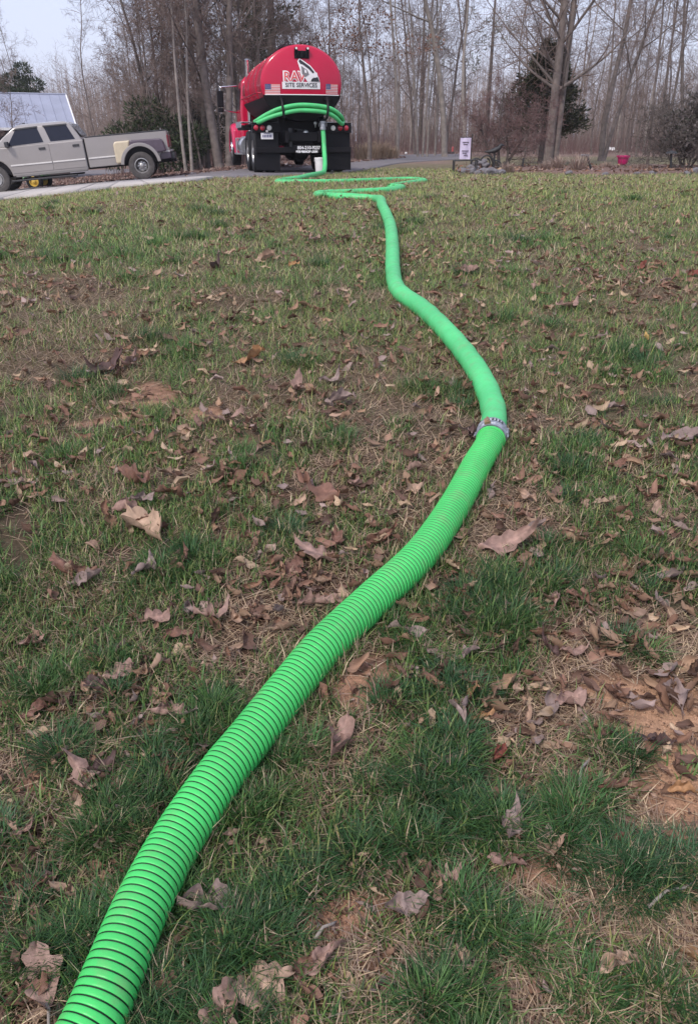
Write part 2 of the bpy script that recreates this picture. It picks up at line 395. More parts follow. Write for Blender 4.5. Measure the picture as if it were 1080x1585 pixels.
L.new(n1.outputs['Fac'], bp.inputs['Height']); L.new(bp.outputs[0], b.inputs['Normal'])
ground.data.materials.append(m); ground.data.polygons.foreach_set('use_smooth', [True]*len(ground.data.polygons))
tag(ground, kind='structure')

# asphalt driveway and the concrete path along it
def drape(name, A, B, mtl, off, nu=90, nv=8, thick=None):
    a_ = smooth_path(A, .5); b_ = smooth_path(B, .5)
    def res(P):
        P = np.array([list(p) for p in P]); s = np.r_[0, np.cumsum(np.linalg.norm(np.diff(P[:, :2], axis=0), axis=1))]; q = np.linspace(0, s[-1], nu)
        return np.stack([np.interp(q, s, P[:, i]) for i in range(2)], 1)
    pa, pb = res(a_), res(b_)
    G = pa[None]*(1-np.linspace(0, 1, nv)[:, None, None])+pb[None]*np.linspace(0, 1, nv)[:, None, None]
    x, y = G[..., 0].ravel(), G[..., 1].ravel(); z = g(x, y)+off
    i_ = (np.arange(nv-1)[:, None]*nu+np.arange(nu-1)[None, :]).ravel(); q = np.stack([i_, i_+1, i_+nu+1, i_+nu], 1)
    Vv = np.stack([x, y, z], 1); T = q
    if thick:
        rim = [k_ for k_ in range(nu)]+[r*nu+nu-1 for r in range(1, nv)]+[(nv-1)*nu+k_ for k_ in range(nu-2, -1, -1)]+[r*nu for r in range(nv-2, 0, -1)]
        lo = Vv[rim].copy(); lo[:, 2] -= thick; n0 = len(Vv); Vv = np.concatenate([Vv, lo]); m_ = len(rim)
        T = np.concatenate([T, np.array([(rim[k_], n0+k_, n0+(k_+1) % m_, rim[(k_+1) % m_]) for k_ in range(m_)])])
    return tag(np_mesh(name, Vv, T, mtl), kind='structure')
drape('driveway', [at(*p) for p in road_near], [at(*p) for p in road_far], M['asphalt'], .02, 140, 14, .06)
pn = [(-420, 366), (-200, 340), (0, 312), (100, 302), (180, 293), (290, 283), (330, 278.2)]
pf = [(-420, 352), (-200, 327), (0, 298.5), (100, 289.5), (180, 283.5), (290, 278.2), (330, 277.5)]
PN, PF = [at(*p) for p in pn], [at(*p) for p in pf]
path = drape('concrete_path', PN, PF, M['asphalt'], .03, 120, 3, .09)
def polyat(P, t):
    A = np.array([list(p) for p in smooth_path(P, .3)]); q = np.r_[0, np.cumsum(np.linalg.norm(np.diff(A, axis=0), axis=1))]; q /= q[-1]
    return [Vector((np.interp(v, q, A[:, 0]), np.interp(v, q, A[:, 1]), 0)) for v in t]
NSL = 15
for k_ in range(NSL):
    t_ = np.linspace((k_+.012)/NSL, (k_+.988)/NSL, 6); sl_ = drape('slab', polyat(PN, t_), polyat(PF, t_), M['concrete'], .062+.004*math.sin(k_*2.3), 8, 3, .05)
    del sl_['kind']; sl_.parent = path
def in_poly(x, y, P):
    r = np.zeros(np.shape(x), bool); n = len(P)
    for i in range(n):
        (x0, y0), (x1, y1) = P[i], P[(i+1) % n]
        if y0 == y1: continue
        c_ = ((y0 > y) != (y1 > y)) & (x < (x1-x0)*(y-y0)/(y1-y0)+x0); r ^= c_
    return r
def xy(L): return [tuple(at(*p)[:2]) for p in L]
ROAD_P = xy(road_near)+xy(road_far)[::-1]; PATH_P = xy(pn)+xy(pf)[::-1]
def paved(x, y): return in_poly(x, y, ROAD_P) | in_poly(x, y, PATH_P)

# ------------------------------------------------------------------ hose lying over the lawn
HR = .0565
near_px = [(60, 1740), (100, 1660), (143, 1585), (181, 1495), (221, 1400), (274, 1300), (341, 1200), (381, 1150), (452, 1060), (502, 1000), (577, 928), (651, 858), (702, 785), (737, 720), (755, 690), (760, 676)]
far_px = [(761, 668), (764, 640), (752, 600), (729, 560), (697, 520), (657, 480), (617, 450), (608, 420), (607, 380), (604, 350), (597, 330), (591, 318), (589, 310)]
near_path = smooth_path([at(*p, HR*.8) for p in near_px], .006)
far_pts = [at(*p, HR*.8) for p in far_px]
zig = [(577, 308.5), (545, 306), (507, 304.5), (491, 302.5), (500, 300.5), (550, 298.5), (600, 295.3), (622, 291.5), (612, 290), (605, 289.5), (639, 283.5), (657, 281), (641, 278.4), (616, 278.4), (578, 280), (511, 282.2), (440, 282.6), (430, 281.6), (440, 279)]
far_pts += [at(*p, HR*.05) for p in zig]
far_pts += [at(462, 276, HR*.5), at(479, 272, HR*.9)]
HOSE_TAIL = len(far_pts)        # the end that rises to the truck is added once the truck stands
HOSE_XY = np.array([[p.x, p.y] for p in near_path[::6]])

# ================================================================== vehicles
def wheel(parent, c, Rr, w, rim_r, face, tm, rm, dish=.1, lugs=True, name='wheel'):
    """axle along local x; face=+1/-1 says which way the outer side looks"""
    e = empty(name, c); e.parent = parent
    t_ = MB(); h = w/2
    t_.lathe([(rim_r, -h*.8), (rim_r+.03, -h*.95), (Rr*.82, -h), (Rr*.95, -h*.9), (Rr, -h*.62), (Rr*.985, -h*.3), (Rr*1.0, -h*.25), (Rr*1.0, h*.25), (Rr*.985, h*.3), (Rr, h*.62), (Rr*.95, h*.9), (Rr*.82, h), (rim_r+.03, h*.95), (rim_r, h*.8)], 36, 'x', closed=True)
    t_.build('tyre', tm, e, smooth='auto')
    r_ = MB(); s = face
    r_.lathe([(rim_r, -s*h*.8), (rim_r, s*h*.82), (rim_r*.92, s*h*.86), (rim_r*.86, s*h*.7), (rim_r*.8, s*(h*.7-dish)), (rim_r*.55, s*(h*.75-dish*.7)), (rim_r*.36, s*(h*.8-dish*.6)), (rim_r*.33, s*(h*.95-dish*.2)), (rim_r*.2, s*(h-dish*.1)), (.001, s*(h-dish*.1))], 28, 'x')
    r_.build('rim', rm, e, smooth='auto')
    if lugs:
        l_ = MB()
        for k_ in range(8):
            a_ = 2*math.pi*k_/8
            l_.lathe([(rim_r*.075, s*(h*.5-dish)), (rim_r*.075, s*(h*.86-dish*.6)), (.001, s*(h*.9-dish*.6))], 8, 'x', (0, rim_r*.47*math.cos(a_), rim_r*.47*math.sin(a_)))
            l_.lathe([(rim_r*.10, s*(h*.62-dish*.8)), (.001, s*(h*.63-dish*.8))], 8, 'x', (0, rim_r*.68*math.cos(a_+.39), rim_r*.68*math.sin(a_+.39)), mi=1)
        l_.build('lug_nuts', [M['chrome'], M['black']], e)
    return e

# ---- tank truck: local +y forward, origin on the ground under the tandem
TRZ = R(12.6)
truck = empty('tank_truck', (-1.49, 23.26, gf(-1.49, 23.2)+.02), TRZ)
tag(truck, 'red vacuum tank truck parked on the driveway with green hose at its rear', 'truck')
RX, RZ_, TZ = 1.0, .81, 2.045
YB, YF, BUL = -1.50, 3.3, .15
def dome_y(x, z, bul=BUL): return YB-bul*max(0, 1-((x/RX)**2+((z-TZ)/RZ_)**2))
tk = MB(); n = 64
rings = []
for fr in (0, .18, .36, .54, .7, .84, .94): rings.append((fr, YB-BUL*(1-fr*fr)))
rings += [(.985, YB+.002), (1.0, YB+.03), (1.0, YB+.10), (1.0, YF-.06), (.97, YF), (.7, YF+.09), (.3, YF+.14), (0.001, YF+.15)]
Vt = []; Ft = []; mi = []
for (fr, y) in rings:
    for j in range(n):
        t_ = 2*math.pi*j/n; Vt.append((RX*max(fr, .001)*math.sin(t_), y, TZ+RZ_*max(fr, .001)*math.cos(t_)))
for i in range(len(rings)-1):
    for j in range(n):
        k_ = (j+1) % n; Ft.append((i*n+j, i*n+k_, (i+1)*n+k_, (i+1)*n+j))
        mi.append(0)
tk.v = Vt; tk.f = Ft; tk.mi = mi
tank = tk.build('tank', M['red'], truck, smooth='auto')
# bands round the tank, rim ring
for yb_ in (YB+.05, -.2, 1.1, 2.3):
    rb = MB(); pth = []
    for j in range(n+1):
        t_ = 2*math.pi*j/n; pth.append(((RX+.003)*math.sin(t_), yb_, TZ+(RZ_+.003)*math.cos(t_)))
    rb.tube(pth, .010, 6); rb.build('tank_band', M['red'], tank, smooth=True)
# black lower half of the rear head and the belly
bl = MB(); ch = 1.775
outl = []
a0 = math.acos((ch-TZ)/RZ_)
for j in range(33):
    t_ = a0+(2*math.pi-2*a0)*j/32; outl.append((1.008*RX*math.sin(t_), TZ+1.008*RZ_*math.cos(t_)))
Vb = []; NB = 9
xr = 1.008*RX*math.sin(a0)
grid = []
for iz in range(NB+1):
    z = (TZ-RZ_*1.035)+(ch-(TZ-RZ_*1.035))*iz/NB
    hw = RX*math.sqrt(max(0, 1-((z-TZ)/(RZ_*1.036))**2))*1.03
    for ix in range(13):
        x = -hw+2*hw*ix/12; Vb.append((x, dome_y(x, z)-.012, z))
Fb = [(r*13+q, r*13+q+1, (r+1)*13+q+1, (r+1)*13+q) for r in range(NB) for q in range(12)]
bl.add(Vb, Fb); bl.build('tank_underside', M['black'], truck, smooth=True, fix=False)
belly = MB()
Vb = []; Fb = []
for iy, y in enumerate((YB-.03, YF)):
    for j in range(25):
        t_ = R(112)+R(136)*j/24; Vb.append((1.04*RX*math.sin(t_), y, TZ+1.045*RZ_*math.cos(t_)))
Fb = [(j, j+1, 25+j+1, 25+j) for j in range(24)]
belly.add(Vb, Fb); belly.build('tank_belly_skirt', M['black'], truck, smooth=True)
wl = MB(); wl.tube([(x, dome_y(x, 1.78)-.02, 1.78) for x in np.linspace(-.92, .92, 15)], .013, 6); wl.build('pinstripe', M['decal_white'], truck)
# manway latch at the top of the rear head
hd = MB(); yh = dome_y(0, 2.68)
hd.box((0, yh-.03, 2.64), (.36, .05, .16)); hd.box((-.14, yh-.05, 2.75), (.07, .09, .07)); hd.box((.14, yh-.05, 2.75), (.07, .09, .07))
for q in (-.1, 0, .1): hd.tube([(q, yh-.10, 2.60), (q, yh-.10, 2.72)], .018, 8); hd.tube([(q, yh-.1, 2.61), (q, yh-.02, 2.61)], .012, 6)
hd.build('hatch_latch', M['black'], truck, bevel=.006)
for q in (-.14, .14): hl = MB(); hl.lathe([(.001, -.02), (.025, -.02), (.025, .01), (.001, .012)], 10, 'y', (q, yh-.1, 2.765)); hl.build('marker_light', M['lamp_clear'], truck)
def decal(me, cx, cz, off, mt, name, parent, flipy=False):
    me.materials.clear(); me.materials.append(mt)
    import bmesh
    bq = bmesh.new(); bq.from_mesh(me); bmesh.ops.triangulate(bq, faces=bq.faces)
    for _ in range(4):
        lg = [e for e in bq.edges if e.calc_length() > .07]
        if not lg: break
        bmesh.ops.subdivide_edges(bq, edges=lg, cuts=1); bmesh.ops.triangulate(bq, faces=bq.faces)
    bq.to_mesh(me); bq.free()
    for v in me.vertices:
        x, z, e_ = v.co.x+cx, v.co.y+cz, v.co.z; v.co = (x, dome_y(x, z)-off-e_, z)
    o = bpy.data.objects.new(name, me); COL.objects.link(o); o.parent = parent; return o
def plate_mesh(outl, sub=0):
    mb = MB(); n_ = len(outl); cx_ = sum(p[0] for p in outl)/n_; cz_ = sum(p[1] for p in outl)/n_
    me = bpy.data.meshes.new('decal'); me.from_pydata([(a_, b_, 0) for a_, b_ in outl], [], [tuple(range(n_))]); return me
def rect(x0, z0, x1, z1, k_=4):
    return [(x0+(x1-x0)*i/k_, z0) for i in range(k_+1)]+[(x1+(x0-x1)*i/k_, z1) for i in range(k_+1)]
sg = empty('logo', (0, 0, 0)); sg.parent = truck
decal(text_mesh('RAV', .30, .002, 0, .020), -.20, 2.16, .010, M['decal_white'], 'letter_outline', sg)
decal(text_mesh('RAV', .285, .003, 0, .002), -.20, 2.16, .016, M['decal_red'], 'logo_lettering', sg)
decal(plate_mesh(rect(-.505, 1.905, .435, 2.055)), 0, 0, .009, M['decal_white'], 'logo_plate', sg)
decal(text_mesh('SITE SERVICES', .128, .003, 0, .001), -.035, 1.985, .014, M['decal_dark'], 'logo_lettering', sg)
# excavator arm emblem
decal(plate_mesh([(-.115, 2.50), (-.06, 2.565), (.0, 2.53), (.20, 2.41), (.33, 2.27), (.40, 2.16), (.43, 2.06), (.12, 2.06), (.06, 2.14), (-.02, 2.20), (-.06, 2.33)]), 0, 0, .012, M['decal_white'], 'emblem_outline', sg)
decal(plate_mesh([(-.085, 2.50), (-.055, 2.535), (.0, 2.505), (.19, 2.385), (.31, 2.25), (.25, 2.25), (.15, 2.34), (.0, 2.435), (-.045, 2.44)]), 0, 0, .020, M['decal_dark'], 'emblem_arm', sg)
decal(plate_mesh([(-.03, 2.40), (.12, 2.31), (.16, 2.22), (.06, 2.16), (-.01, 2.23)]), 0, 0, .020, M['rock'], 'emblem_cab', sg)
decal(plate_mesh([(.05, 2.33), (.10, 2.30), (.10, 2.24), (.05, 2.26)]), 0, 0, .026, M['decal_white'], 'emblem_window', sg)
decal(plate_mesh([(.20, 2.07), (.23, 2.13), (.30, 2.15), (.38, 2.16), (.42, 2.07)]), 0, 0, .020, M['decal_dark'], 'emblem_bucket', sg)
decal(plate_mesh([(.25, 2.16), (.28, 2.26), (.36, 2.26), (.38, 2.17), (.31, 2.15)]), 0, 0, .024, M['decal_white'], 'emblem_bucket_tooth', sg)
def flag(cx, cz, w, h):
    e = empty('flag_decal'); e.parent = truck
    decal(plate_mesh(rect(-w/2, -h/2, w/2, h/2)), cx, cz, .010, M['decal_white'], 'flag_field', e)
    for k_ in range(7):
        z0 = -h/2+h*(2*k_)/13; x0 = -w/2 if k_ < 4 else -w*.1
        decal(plate_mesh(rect(x0, z0, w/2, z0+h/13)), cx, cz, .014, M['decal_red'], 'stripe', e)
    decal(plate_mesh(rect(-w/2, -h*.04, -w*.1, h/2)), cx, cz, .016, M['decal_blue'], 'canton', e)
    st = MB()
    for r_ in range(4):
        for q in range(5):
            x, z = -w*.46+q*w*.082, .02*h+r_*h*.125; s_ = .006
            x += cx; z += cz; st.add([(x-s_, dome_y(x, z)-.018, z-s_), (x+s_, dome_y(x, z)-.018, z-s_), (x, dome_y(x, z)-.018, z+s_)], [(0, 1, 2)])
    st.build('stars', M['decal_white'], e)
flag(-.735, 1.90, .36, .22); flag(.74, 1.915, .31, .22)
# top rail, vent stack, ladder rung rail on the crest of the tank
tr_ = MB(); tr_.box((0, .9, TZ+RZ_+.02), (.5, 4.2, .025)); tr_.lathe([(.26, 0), (.26, .12), (.22, .16), (.001, .17)], 20, 'z', (0, .6, TZ+RZ_+.02))
for x in (-.25, .25): tr_.tube([(x, -1.2, TZ+RZ_+.03), (x, -1.2, TZ+RZ_+.10), (x, 3.0, TZ+RZ_+.10), (x, 3.0, TZ+RZ_+.03)], .015, 6)
tr_.build('roof_walkway', M['black'], truck)
# side rack spears along the left flank
for sx_ in (-1, 1):
    sr = MB()
    sr.tube([(sx_*(RX+.05), -.9, 1.85), (sx_*(RX+.05), 3.1, 1.85)], .018, 6)
    for y in (-.9, .4, 1.7, 3.1): sr.tube([(sx_*(RX+.05), y, 1.85), (sx_*(RX-.04), y, 1.84)], .015, 6)
    sr.build('side_rail', M['red'], truck)
# chassis
fr = MB()
for sx_ in (-.42, .42): fr.box((sx_, 2.2, .85), (.09, 7.6, .26))
for y in (-1.45, -.65, .65, 2.0, 3.2): fr.box((0, y, .85), (.8, .1, .2))
for y in (-.65, .65):
    fr.tube([(-1.0, y, .5), (1.0, y, .5)], .085, 12); fr.lathe([(.02, -.24), (.19, -.2), (.25, 0), (.19, .2), (.02, .24)], 16, 'y', (0.05, y, .5))
    for sx_ in (-.42, .42): fr.box((sx_, y, .68), (.1, .8, .08))
fr.box((0, 1.5, 1.14), (.9, 4.9, .16)); fr.build('chassis', M['black'], truck, bevel=.01)
sd_ = MB()
sd_.box((-.86, 0.2, 1.16), (.5, 3.2, .03)); sd_.box((.86, 0.2, 1.16), (.5, 3.2, .03)); sd_.build('fender_deck', M['black'], truck, bevel=.01)
for y in (-.65, .65):
    for sx_ in (-1, 1):
        wheel(truck, (sx_*1.075, y, .5), .5, .27, .285, sx_, M['rubber'], M['rim'], .10)
        wheel(truck, (sx_*.76, y, .5), .5, .27, .285, -sx_, M['rubber'], M['rim'], .05, False)
rp_ = MB(); rp_.box((0, -.98, .98), (1.08, .04, .62)); rp_.build('dark_backing', M['black'], truck, bevel=.01)  # added black sheet, stands in for the darkness between the flaps
# rear: cross beam with the number, light boxes, flaps
bar = MB(); bar.box((.03, -1.42, .545), (2.46, .06, .13)); bar.build('rear_beam', M['black'], truck, bevel=.008)
def flat_text(txt, size, c, mt, name, parent, bold=0):
    me = text_mesh(txt, size, .002, 0, bold); me.materials.clear(); me.materials.append(mt)
    for v in me.vertices: v.co = (v.co.x+c[0], c[1]-v.co.z, v.co.y+c[2])
    o = bpy.data.objects.new(name, me); COL.objects.link(o); o.parent = parent; return o
flat_text('804-210-9237', .105, (.155, -1.452, .595), M['decal_white'], 'phone_number', truck, .004)
flat_text('SITE SERVICES .COM', .062, (.10, -1.452, .505), M['decal_white'], 'web_lettering', truck, .006)
nb = MB(); nb.box((.12, -1.44, .575), (.80, .022, .17)); nb.build('number_panel', M['black'], truck, bevel=.004)
for sx_ in (-1, 1):
    cx_ = sx_*.92 if sx_ > 0 else -.89; fw_ = .70 if sx_ > 0 else .62
    f_ = MB(); f_.box((cx_, -1.36, .32), (fw_, .03, .50)); f_.box((cx_, -1.35, .78), (fw_-.04, .035, .36)); f_.build('mudflap', M['mudflap'], truck, bevel=.012)
    hb = MB(); hb.box((sx_*.92, -1.40, 1.04), (.70, .10, .20)); hb.box((sx_*.92, -1.20, 1.155), (.70, .5, .03)); lb = hb.build('lamp_box', M['black'], truck, bevel=.012)
    xs_ = (-1.17, -1.01, -.84) if sx_ < 0 else (.79, .97, 1.13)
    for k_, x in enumerate(xs_):
        l_ = MB(); l_.lathe([(.001, -.03), (.045, -.028), (.06, -.015), (.066, .02)], 18, 'y', (x, -1.455, 1.05))
        clear = (k_ == 2) if sx_ < 0 else (k_ == 0)
        l_.build('tail_light', M['lamp_clear'] if clear else M['lamp_red'], lb, smooth=True)
lp = MB(); lp.box((-.90, -1.43, .87), (.31, .012, .155)); lpo = lp.build('licence_plate', M['decal_white'], truck, bevel=.004)
lpt = MB()
for k_ in range(6): lpt.box((-1.0+k_*.04, -1.44, .865), (.022, .006, .06))
lpt.box((-.90, -1.44, .925), (.16, .006, .012)); lpt.build('plate_characters', M['decal_blue'], lpo)
pl_ = MB(); pl_.lathe([(.001, -.02), (.03, -.02), (.035, .02)], 12, 'y', (-.90, -1.45, .975)); pl_.build('plate_light', M['lamp_clear'], truck, smooth=True)
# outlet valves between the flaps
ov = MB(); ov.tube([(.49, -1.15, 1.28), (.49, -1.5, 1.24), (.49, -1.6, 1.18)], .07, 14); ov.lathe([(.10, -.02), (.10, .02)], 16, 'y', (.49, -1.35, 1.26)); ov.build('outlet_valve', M['black'], truck, smooth='auto'); ov = MB(); ov.tube([(-.1, -1.0, .95), (-.1, -1.45, .95)], .06, 12)
ov.build('outlet_valve', M['black'], truck, smooth='auto')
vk = MB(); vk.lathe([(.001, -.04), (.06, -.035), (.078, 0), (.06, .03), (.001, .03)], 16, 'y', (.08, -1.46, .93)); vk.lathe([(.001, -.03), (.035, -.03), (.045, 0), (.03, .05), (.001, .05)], 12, 'y', (.33, -1.47, 1.16)); vk.tube([(.33, -1.46, 1.16), (.33, -1.46, 1.06)], .015, 8); vk.build('valve_cap', M['alu'], truck, smooth=True)
vh = MB(); vh.tube([(-.2, -1.44, 1.03), (0, -1.46, 1.0), (.05, -1.46, .97)], .014, 6); vh.tube([(.15, -1.4, .9), (.28, -1.44, .88), (.36, -1.44, .95)], .014, 6); vh.tube([(-.3, -1.4, .62), (-.3, -1.4, 1.05)], .05, 8); vh.build('valve_lever', M['darkgrey'], truck)
cp_ = MB(); cp_.lathe([(.06, -.10), (.075, -.09), (.075, -.04), (.066, -.03), (.066, .05), (.075, .06), (.075, .1), (.06, .11)], 18, 'z', (.49, -1.62, 1.10)); cp_.tube([(.40, -1.62, 1.08), (.40, -1.66, 1.16)], .012, 6); cp_.tube([(.58, -1.62, 1.08), (.58, -1.66, 1.16)], .012, 6); cp_.build('hose_fitting', M['galv'], truck, smooth='auto')
# hose rack hooks
for x in (-.56, .62):
    hk = MB(); s_ = 1 if x > 0 else -1
    hk.tube([(x, -1.52, 1.78), (x-.02*s_, -1.74, 1.62), (x-.03*s_, -1.82, 1.45), (x-.05*s_, -1.80, 1.28), (x-.08*s_, -1.62, 1.22)], .03, 8); hk.box((x, -1.58, 1.70), (.16, .16, .05)); hk.build('hose_hook', M['black'], truck, smooth='auto')
# left step, checker plate box, fuel tank
for sx_ in (-1, 1):
    tb = MB(); tb.box((sx_*1.14, 1.75, 1.22), (.30, 1.5, .02)); tb.box((sx_*1.30, 1.75, 1.16), (.02, 1.5, .15)); tb.build('toolbox_deck', M['plate_alu'], truck, bevel=.005)
    bx_ = MB(); bx_.box((sx_*1.12, 1.75, 1.085), (.30, 1.48, .12)); bx_.build('toolbox', M['black'], truck, bevel=.01)
    ft = MB(); ft.lathe([(.001, 2.45), (.22, 2.45), (.26, 2.5), (.26, 3.4), (.22, 3.45), (.001, 3.45)], 22, 'y', (sx_*.98, 0, .62)); ft.build('fuel_tank', M['alu'], truck, smooth='auto')
    st_ = MB(); st_.box((sx_*1.14, 3.0, .40), (.34, .9, .04)); st_.box((sx_*1.28, 3.0, .62), (.03, .20, .42)); st_.box((sx_*1.1, 3.0, .82), (.3, .5, .03)); st_.build('cab_step', M['alu'], truck, bevel=.006)
# cab, hood and fenders
cb = MB()
def loft(mb, secs, mi=0):
    n_ = len(secs[0]); V_ = [p for s_ in secs for p in s_]; F_ = []
    for i in range(len(secs)-1):
        for j in range(n_): k2 = (j+1) % n_; F_.append((i*n_+j, i*n_+k2, (i+1)*n_+k2, (i+1)*n_+j))
    F_.append(tuple(reversed(range(n_)))); F_.append(tuple((len(secs)-1)*n_+j for j in range(n_))); mb.add(V_, F_, mi)
def sec(y, hw0, hw1, z0, z1, r_=.12):
    return [(-hw0, y, z0), (hw0, y, z0), (hw0, y, z0+.5*(z1-z0)), (hw1, y, z1-r_), (hw1-r_, y, z1), (-hw1+r_, y, z1), (-hw1, y, z1-r_), (-hw0, y, z0+.5*(z1-z0))]
loft(cb, [sec(3.62, 1.0, .93, .75, 2.42), sec(3.7, 1.03, .96, .75, 2.5), sec(4.85, 1.03, .94, .75, 2.48), sec(5.05, 1.03, .93, .75, 2.38), sec(5.45, .98, .98, .8, 1.62)]); cab = cb.build('cab', M['red'], truck, bevel=.03)
hdm = MB(); loft(hdm, [sec(5.42, .82, .8, .8, 1.66), sec(6.4, .74, .7, .8, 1.55), sec(6.85, .66, .6, .75, 1.40)]); hdm.build('hood', M['red'], truck, bevel=.03)
cw = MB()
for sx_ in (-1, 1): cw.add([(sx_*1.036, 4.9, 1.62), (sx_*1.036, 3.95, 1.62), (sx_*.985, 3.95, 2.2), (sx_*.975, 4.75, 2.2)], [(0, 1, 2, 3)])
cw.add([(-.8, 3.60, 1.75), (.8, 3.60, 1.75), (.75, 3.60, 2.25), (-.75, 3.60, 2.25)], [(0, 1, 2, 3)])
cw.add([(-.92, 5.40, 1.70), (.92, 5.40, 1.70), (.84, 5.09, 2.34), (-.84, 5.09, 2.34)], [(0, 1, 2, 3)]); cw.build('cab_glass', M['glass'], truck)
gr = MB(); gr.box((0, 6.86, 1.05), (1.0, .05, .6)); gr.box((0, 6.95, .62), (2.3, .16, .3)); gr.build('grille', M['chrome'], truck, bevel=.02)
for sx_ in (-1, 1):
    fo = MB(); sc_ = []
    for q in range(15):
        a_ = R(-12)+R(190)*q/14; yy = 5.75+.72*math.cos(a_); zz = .52+.70*math.sin(a_)
        yi = 5.75+.60*math.cos(a_); zi = .52+.58*math.sin(a_)
        x0, x1 = sx_*.62, sx_*1.22
        sc_.append([(x0, yy, zz+.06), (x1-sx_*.12, yy, zz+.05), (x1-sx_*.03, yy, zz), (x1, yi, zi+.02), (x1-sx_*.03, yi, zi), (x0, yi, zi)])
    loft(fo, sc_); fo.build('front_fender', M['pinkred'], truck, smooth='auto', bevel=.01)
    bk = MB(); bk.box((sx_*.92, 4.95, .72), (.52, .10, .72)); bk.build('fender_skirt', M['pinkred'], truck, bevel=.05)
    wheel(truck, (sx_*1.06, 5.75, .5), .5, .28, .285, sx_, M['rubber'], M['chrome'], -.06)
    mi_ = MB(); x = sx_*1.0
    mi_.tube([(x, 4.75, 2.30), (sx_*1.52, 4.7, 2.26), (sx_*1.56, 4.7, 2.2)], .02, 8); mi_.tube([(x, 4.75, 1.55), (sx_*1.48, 4.7, 1.62), (sx_*1.54, 4.7, 1.68)], .02, 8); mi_.tube([(sx_*1.55, 4.7, 2.24), (sx_*1.55, 4.7, 1.64)], .016, 8)
    mo = mi_.build('mirror_arm', M['chrome'], truck, smooth=True)
    mh = MB(); mh.box((sx_*1.55, 4.68, 1.93), (.20, .12, .46)); mh.box((sx_*1.55, 4.68, 1.62), (.18, .1, .12)); mh.build('mirror_housing', M['black'], mo, bevel=.03)
ex = MB(); ex.tube([(-.78, 3.52, .9), (-.78, 3.52, 2.75), (-.80, 3.44, 2.92)], .065, 14); ex.tube([(.78, 3.52, .9), (.78, 3.52, 2.6), (.8, 3.44, 2.74)], .065, 14); ex.build('exhaust_stack', M['chrome'], truck, smooth='auto')
# spare hose coiled on the rack: a thing of its own, laid in three turns
bpy.context.view_layer.update()
TM = Matrix.Translation(truck.location) @ Matrix.Rotation(TRZ, 4, 'Z')
for k_, (oz, oy) in enumerate(((0, 0), (-.12, -.02), (-.02, .12))):
    pts = [(-1.12, -.95+oy, 1.20), (-1.10, -1.45+oy, 1.235+oz*.5), (-.88, -1.66+oy, 1.36+oz*.75), (-.60, -1.74+oy, 1.47+oz), (-.2, -1.76+oy, 1.545+oz), (.15, -1.77+oy, 1.55+oz), (.55, -1.75+oy, 1.51+oz), (.80, -1.66+oy, 1.43+oz*1.2), (1.0, -1.5+oy, 1.30+oz*1.3), (1.10, -1.2+oy, 1.21)]
    hs = MB(); hs.tube(smooth_path([TM @ Vector(p) for p in pts], .04), .049, 14)
    o = hs.build('spare_hose', M['hose_far'], None, smooth=True)
    tag(o, ['upper front length of spare green hose hung on the truck rear rack', 'lower length of spare green hose hung on the truck rear rack', 'rear length of spare green hose tucked behind the others on the rack'][k_], 'hose', 'spare hoses on the truck rack')

# finish the long hose up to the truck fitting
tail = [(.22, -2.9, .06), (.36, -2.42, .10), (.45, -2.05, .26), (.495, -1.74, .58), (.50, -1.64, .88), (.49, -1.62, 1.04)]
far_pts2 = far_pts+[TM @ Vector(p) for p in tail]
far_path = smooth_path(far_pts2, .03)
# near hose: helical ribs with dark grooves
def ribbed(path, r, pitch, nseg=36):
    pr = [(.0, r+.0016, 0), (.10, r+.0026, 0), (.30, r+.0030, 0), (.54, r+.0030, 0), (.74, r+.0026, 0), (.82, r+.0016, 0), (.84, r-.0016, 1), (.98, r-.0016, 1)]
    P = np.array([list(p) for p in path]); s = np.r_[0, np.cumsum(np.linalg.norm(np.diff(P, axis=0), axis=1))]
    Ltot = s[-1]; nt_ = int(Ltot/pitch)-1
    S = np.array([(k_+f)*pitch for k_ in range(nt_) for f, _, _ in pr]); RR = np.array([q for k_ in range(nt_) for _, q, _ in pr]); MI = np.array([q for k_ in range(nt_) for _, _, q in pr])
    th = np.linspace(0, 2*np.pi, nseg, endpoint=False)
    SS = S[:, None]+pitch*(th/(2*np.pi))[None, :]
    C = np.stack([np.interp(SS, s, P[:, i]) for i in range(3)], -1)
    e_ = .03
    C2 = np.stack([np.interp(np.clip(SS+e_, 0, Ltot), s, P[:, i]) for i in range(3)], -1); C1 = np.stack([np.interp(np.clip(SS-e_, 0, Ltot), s, P[:, i]) for i in range(3)], -1)
    T = C2-C1; T /= np.linalg.norm(T, axis=-1, keepdims=True)
    a_ = np.cross(T, np.array([0, 0, 1.0])); a_ /= np.linalg.norm(a_, axis=-1, keepdims=True); b_ = np.cross(a_, T)
    Vv = C+(a_*np.cos(th)[None, :, None]+b_*np.sin(th)[None, :, None])*RR[:, None, None]
    m_ = len(S); Fq = []; mi_ = []
    np_ = len(pr)
    i_ = np.arange(m_-1)[:, None]; j_ = np.arange(nseg-1)[None, :]
    q1 = np.stack([i_*nseg+j_, i_*nseg+j_+1, (i_+1)*nseg+j_+1, (i_+1)*nseg+j_], -1).reshape(-1, 4); mi1 = np.repeat(MI[:m_-1], nseg-1)
    # seam: last column joins the first one pitch further on
    i2 = np.arange(m_-1-np_)
    q2 = np.stack([i2*nseg+nseg-1, (i2+np_)*nseg, (i2+np_+1)*nseg, (i2+1)*nseg+nseg-1], -1); mi2 = MI[:m_-1-np_]
    return Vv.reshape(-1, 3), np.concatenate([q1, q2]), np.concatenate([mi1, mi2])
Vv, Qq, mi = ribbed(near_path, HR-.002, .0157)
